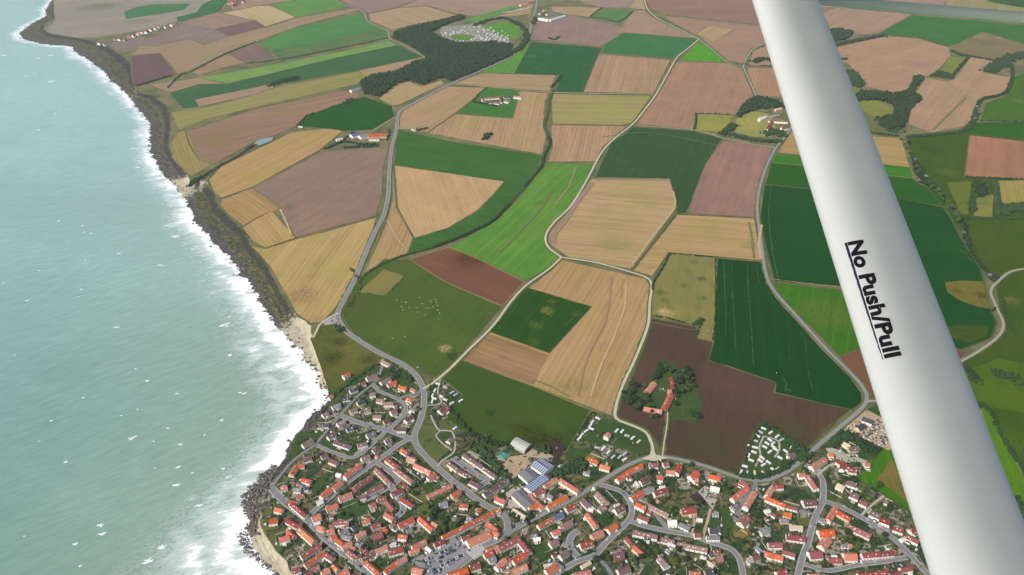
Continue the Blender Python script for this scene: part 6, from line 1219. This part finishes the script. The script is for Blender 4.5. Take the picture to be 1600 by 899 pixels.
def shrubs(n, poly, r0, r1, label, dark=None):
    C = []; xs_ = [p[0] for p in poly]; ys_ = [p[1] for p in poly]; tries = 0
    FA_ = np.array([(a, b, r) for a, b, r in FOOT])
    while len(C) < n and tries < n*6:
        tries += 1; x, y = random.uniform(min(xs_), max(xs_)), random.uniform(min(ys_), max(ys_))
        if not inside((x, y), poly): continue
        p = G(x, y, ZF)[:2]
        if (((FA_[:,0]-p[0])**2+(FA_[:,1]-p[1])**2) < (FA_[:,2]*.85+1.2)**2).any(): continue
        if any(C_[:,1].min()-9 < p[1] < C_[:,1].max()+9 and (np.hypot(C_[:,0]-p[0], C_[:,1]-p[1])).min() < hw+1.4 for C_, hw in ROADCURVES): continue
        for _ in range(random.randint(1, 5)): C.append((p[0]+random.gauss(0, 1.6), p[1]+random.gauss(0, 1.6)))
    C = np.array(C); r = rng.uniform(r0, r1, len(C)); V1, F1 = blobs(np.column_stack([C, ZF+r*.35]), r, ICO1, .22, .9)
    tag(mk_np('shrubbery', V1, F1, LEAF[0]), label, None, None, 'stuff')
shrubs(4200, VP, .6, 1.7, 'dark garden shrubs scattered between the village houses')
# headstones-like stock of materials in the depot yard, rubble in the walled yard: loose heaps nobody could count
def heap(poly, n, size, mats, label, name='rubble'):
    W = [tuple(G(x, y)[:2]) for x, y in poly]; xs_ = [p[0] for p in W]; ys_ = [p[1] for p in W]; C = []
    while len(C) < n:
        q = (random.uniform(min(xs_), max(xs_)), random.uniform(min(ys_), max(ys_)))
        if inside(q, W): C.append(q)
    mb = MB()
    for (x, y) in C:
        a, b, h = random.uniform(.4, 1)*size, random.uniform(.4, 1)*size*.6, random.uniform(.3, .9)*size*.6
        mb.add(box(-a/2, a/2, -b/2, b/2, -.2, h), Matrix.Translation((x, y, ZF+.2)) @ Matrix.Rotation(random.uniform(0, 3.14), 4, 'Z'))
    o = mb.build(name, mats[0]); [o.data.materials.append(m) for m in mats[1:]]
    for i, p in enumerate(o.data.polygons): p.material_index = (i//6*7) % len(mats)
    tag(o, label, None, None, 'stuff')
MIX = [simple('stock_white', (232,230,226), .8, .1, 1), simple('stock_grey', (120,118,120), .8, .1, 1), simple('stock_sand', (196,178,150), .9, .1, 1), simple('stock_dark', (70,68,74), .8, .1, 1)]
heap(cr(1150,600,5.32,(1000,420),(1080,360),(1150,340),(1200,260),(1270,300),(1330,400),(1270,500),(1180,520),(1080,470)), 240, 3.6, MIX, 'stacked building materials in the depot yard', 'building_materials')
heap(cr(1150,600,5.32,(900,370),(1000,320),(1010,350),(940,400)), 34, 3, MIX, 'building materials by the depot entrance', 'building_materials')
heap(cr(960,700,6.376,(860,440),(900,400),(1000,450),(1010,500),(960,560),(900,500)), 80, 2.4, MIX, 'pale rubble and junk in the walled yard')
heap(cr(760,700,6.376,(180,180),(360,180),(330,250),(250,290),(220,230)), 26, 2.2, [MIX[2], DIRT], 'loose debris on the sand yard')
heap(cr(900,550,5.32,(670,290),(730,290),(740,330),(680,330)), 18, 2.2, MIX, 'farmyard junk between the orange roofs')
# hay ring and straw in the pasture
c = G(695, 545); root = empty('hay_feeder', (c[0], c[1], .9)); n = 16
mk('rail', [(1.6*math.cos(2*math.pi*k/n), 1.6*math.sin(2*math.pi*k/n), z_) for z_ in (-.1, 1.3) for k in range(n)], [(k, (k+1) % n, n+(k+1) % n, n+k) for k in range(n)], CONC, root)
V1, F1 = blobs(rng.normal(0, .6, (14, 3))*(1,1,.3)+(0,0,.8), rng.uniform(.5,.9,14), ICO1, .2, .8); mk_np('hay', V1, F1, simple('hay', (206,170,104), .95, .2, 1), root)
thing(root, 'round hay feeder on trampled straw', 'hay feeder', (695, 545))
# white cattle dots in the pasture
def make_cow():
    me = bpy.data.meshes.new('cow'); mb = MB()
    def tube(P, n=8):
        V = []
        for (x, y, z, rx_, rz2) in P: V += [(x, y+rx_*math.cos(2*math.pi*k/n), z+rz2*math.sin(2*math.pi*k/n)) for k in range(n)]
        F = [(i*n+k, i*n+(k+1) % n, (i+1)*n+(k+1) % n, (i+1)*n+k) for i in range(len(P)-1) for k in range(n)]+[tuple(range(n)), tuple(range(len(P)*n-1, (len(P)-1)*n-1, -1))]
        mb.add((V, F))
    tube([(-1.1,0,1.1,.12,.15),(-1.0,0,1.08,.33,.34),(-.4,0,.98,.38,.4),(.4,0,.98,.36,.42),(.85,0,1.12,.26,.34),(1.15,0,1.0,.15,.2),(1.4,0,.72,.13,.16),(1.62,0,.5,.08,.09)])
    for x in (-.8, .65):
        for y in (-.22, .22): mb.add(box(x-.08, x+.08, y-.07, y+.07, 0, .8))
    me.from_pydata(mb.v, [], mb.f); me.materials.append(simple('cow_hide', (236,230,216), .9, .12, 1)); return me
COW = make_cow()
for x, y in [(628,473),(633,473),(628,481),(630,486),(635,474),(639,482),(652,482),(653,489),(655,467),(664,493),(665,483),(668,482),(671,483),(673,471),(674,474),(676,481),(682,474),(684,479),(684,486),(687,491),(633,527),(686,500),(620,470),(681,470),(1113,520),(1105,518),(1099,524),(614,530),(660,476)]:
    c = G(x, y); o = bpy.data.objects.new('cow', COW); COL.objects.link(o); o.location = (c[0], c[1], .88); o.rotation_euler = (0, 0, random.uniform(0, 6.28)); o.scale = (1.15,)*3
    thing(o, 'pale grazing cow', 'cow', (x, y), 'cattle grazing in the pasture')
LM.append(('the pasture', (655, 478)))
name_all()
# ---------------------------------------------------------------- the aircraft strut beside the camera
RC = cam.rotation_euler.to_matrix(); C0 = Vector(cam.location)
def near(x, y, d): return C0+RC@Vector(((x-800)/FPX*d, (449.5-y)/FPX*d, -d))
def strut_frame():
    a = near(1225, 0, 1.66); b = near(1541, 899, .956); ax = (b-a).normalized(); view = (near(1370, 400, 1.3)-C0).normalized()
    ch = ax.cross(view).normalized()
    if (RC.inverted()@ch).x < 0: ch = -ch
    nrm_ = ch.cross(ax).normalized()
    if nrm_.dot(view) > 0: nrm_ = -nrm_
    return a, b, ax, ch, nrm_
a, b, ax, ch, nz_ = strut_frame()
W2, T2 = .0592, .030
M = Matrix((ch, ax, nz_)).transposed()
if M.determinant() < 0: flip = True
else: flip = False
root = empty('wing_strut', a-ax*.5); Li = (b-a).length+1.1
N = 72; prof = []
for k in range(N):
    th = 2*math.pi*k/N; prof.append((math.copysign(abs(math.cos(th))**.92, math.cos(th))*W2, math.copysign(abs(math.sin(th))**.92, math.sin(th))*T2))
def loc(c_, s_, n_): return tuple(ch*c_+ax*s_+nz_*n_)
V = []; SS = np.linspace(0, Li, 40)
for s_ in SS: V += [loc(p, s_, q) for p, q in prof]
F = [(i*N+k, i*N+(k+1) % N, (i+1)*N+(k+1) % N, (i+1)*N+k) for i in range(len(SS)-1) for k in range(N)]+[tuple(range(N)), tuple(range(len(SS)*N-1, (len(SS)-1)*N-1, -1))]
t = NT('strut_paint', .42, .5); nn = t.noise(t.pos(0, (9, 9, 9)), 1, 4, .6); n3 = t.noise(t.pos(0, (260,)*3), 1, 3, .7)
t.color(t.scale((.67,.67,.645), t.math('MULTIPLY', t.math('MULTIPLY_ADD', nn, .14, .93), t.math('MULTIPLY_ADD', n3, .08, .96)))); t.l(t.ramp(nn, .3, .7, .36, .5), t.b.inputs['Roughness'])
sk = mk('strut_tube', V, F, t.m, root, smooth=True)
bm = bmesh.new(); bm.from_mesh(sk.data); bmesh.ops.recalc_face_normals(bm, faces=bm.faces); bm.to_mesh(sk.data); bm.free()
# lettering wrapped on the tube: s along, c across
def ray_sc(x, y):
    """where the map pixel meets the strut's front skin"""
    d = (near(x, y, 1)-C0).normalized(); o_ = C0-(a-ax*.5)
    nn_ = .027
    for _ in range(6):
        tt2 = (nn_-o_.dot(nz_))/d.dot(nz_); p = o_+d*tt2; c_ = p.dot(ch); nn_ = T2*max(0, 1-(abs(c_)/W2)**2)**.5
    return c_, p.dot(ax)
fc = bpy.data.curves.new('lettering', 'FONT'); fc.body = 'No Push/Pull'; fc.size = 1; fc.offset = .044; fc.resolution_u = 6; fc.fill_mode = 'FRONT'; fc.space_character = 1.04
to = bpy.data.objects.new('lettering_tmp', fc); COL.objects.link(to); bpy.context.view_layer.update()
dg = bpy.context.evaluated_depsgraph_get(); tm = bpy.data.meshes.new_from_object(to.evaluated_get(dg)); bpy.data.objects.remove(to)
co = np.array([v.co[:] for v in tm.vertices]); x0, x1 = co[:,0].min(), co[:,0].max(); capb, capt = 0.0, co[:,1].max()
bm = bmesh.new(); bm.from_mesh(tm)
for k in range(1, 14): bmesh.ops.bisect_plane(bm, geom=bm.verts[:]+bm.edges[:]+bm.faces[:], plane_co=(0, capt*k/14, 0), plane_no=(0, 1, 0))
bmesh.ops.triangulate(bm, faces=bm.faces)
pb0, pe0 = ray_sc(1325.5, 379), ray_sc(1384, 561)       # baseline from the first to the last letter
pt0, pt1 = ray_sc(1349, 375), ray_sc(1409.5, 556)         # cap line
for v in bm.verts:
    u = (v.co.x-x0)/(x1-x0); h = v.co.y/capt
    cb = pb0[0]*(1-u)+pe0[0]*u; sb = pb0[1]*(1-u)+pe0[1]*u; ct = pt0[0]*(1-u)+pt1[0]*u; st_ = pt0[1]*(1-u)+pt1[1]*u
    c_ = cb+(ct-cb)*h; s_ = sb+(st_-sb)*h
    v.co = Vector(loc(c_, s_, T2*max(0, 1-(abs(c_)/W2)**2)**.5+.0009))
bm.to_mesh(tm); bm.free()
BLK = simple('decal_black', (22,20,26), .5, .05, 100); tm.materials.clear(); tm.materials.append(BLK)
lo = link(bpy.data.objects.new('lettering', tm), root)
qa, qb = ray_sc(1321.5, 380), ray_sc(1378, 563)
V = []; F = []; n = 40; wl = .0021
for i in range(n+1):
    u = i/n; c_ = qa[0]*(1-u)+qb[0]*u; s_ = qa[1]*(1-u)+qb[1]*u
    for q in (-wl, 0, wl): V.append(loc(c_+q, s_, T2*max(0, 1-(abs(c_+q)/W2)**2)**.5+.0009))
for i in range(n): F += [(i*3+k, i*3+k+1, i*3+k+4, i*3+k+3) for k in (0, 1)]
mk('underline', V, F, simple('decal_violet', (58,40,92), .5, .05, 100), root)
# jury strut
ja, jb = near(1235, -3.5, 2.05), near(1760, 41, 2.0); jd = (jb-ja).normalized(); o0 = Vector(root.location); qm = jd.to_track_quat('Z', 'Y').to_matrix(); n = 24; V = []
for p in (ja, jb): V += [tuple(p-o0+qm@Vector((.0125*math.cos(2*math.pi*k/n), .0125*math.sin(2*math.pi*k/n), 0))) for k in range(n)]
mk('jury_strut', V, [(k, (k+1) % n, n+(k+1) % n, n+k) for k in range(n)]+[tuple(range(n)), tuple(range(2*n-1, n-1, -1))], simple('jury_paint', (240,244,226), .6, .06, 20), root, smooth=True)
# unseen wing above, its edge fitted to shade all but the strut's outer side
def cast(s_, c_):
    p = o0+Vector(loc(c_*W2, s_, T2*(1-c_*c_)**.5)); k_ = (CH+.75-p.z)/sd.z; return np.array([p.x+sd.x*k_, p.y+sd.y*k_])
e0, e1 = cast(.5, -.60), cast(Li-.6, -.70); el = (e0-e1)/np.linalg.norm(e0-e1); er = np.array([el[1], -el[0]]); V = []
pf = [(0, 0), (.015, .03), (.05, .055), (.3, .08), (.8, .08), (1.3, .05), (1.7, .01), (1.7, 0), (1.0, -.02), (.3, -.03), (.05, -.022), (.015, -.012)]
for q in (e1-el*1.4, e0+el*2.6):
    for u, h_ in pf: p = q+er*u; V.append((p[0]-o0.x, p[1]-o0.y, CH+.75+h_-o0.z))
m_ = len(pf); F = [(i, (i+1) % m_, m_+(i+1) % m_, m_+i) for i in range(m_)]+[tuple(range(m_)), tuple(range(2*m_-1, m_-1, -1))]
wg = mk('wing', V, F, t.m, root)
tag(root, 'white aircraft wing strut lettered No Push/Pull, with a thin grey tube crossing behind', 'wing strut')
# ---------------------------------------------------------------- haze
hz = mk('haze', *box(-15500, 13000, -3500, 14000, -20, 852.5), None)
m = bpy.data.materials.new('haze_air'); m.use_nodes = True; m.node_tree.nodes.clear()
ou = m.node_tree.nodes.new('ShaderNodeOutputMaterial'); pv = m.node_tree.nodes.new('ShaderNodeVolumePrincipled')
pv.inputs['Density'].default_value = SIGMA; pv.inputs['Color'].default_value = (.86, .93, 1, 1); pv.inputs['Anisotropy'].default_value = .1
m.node_tree.links.new(pv.outputs[0], ou.inputs['Volume']); hz.data.materials.append(m)
tag(hz, 'thin pale haze over sea and land', None, None, 'stuff')
print('THINGS', len(THINGS), 'objects', len(bpy.data.objects), 'trees', len(TPOS), 'hedges', hc, 'walls', wc, 'houses', len(HOUSES))
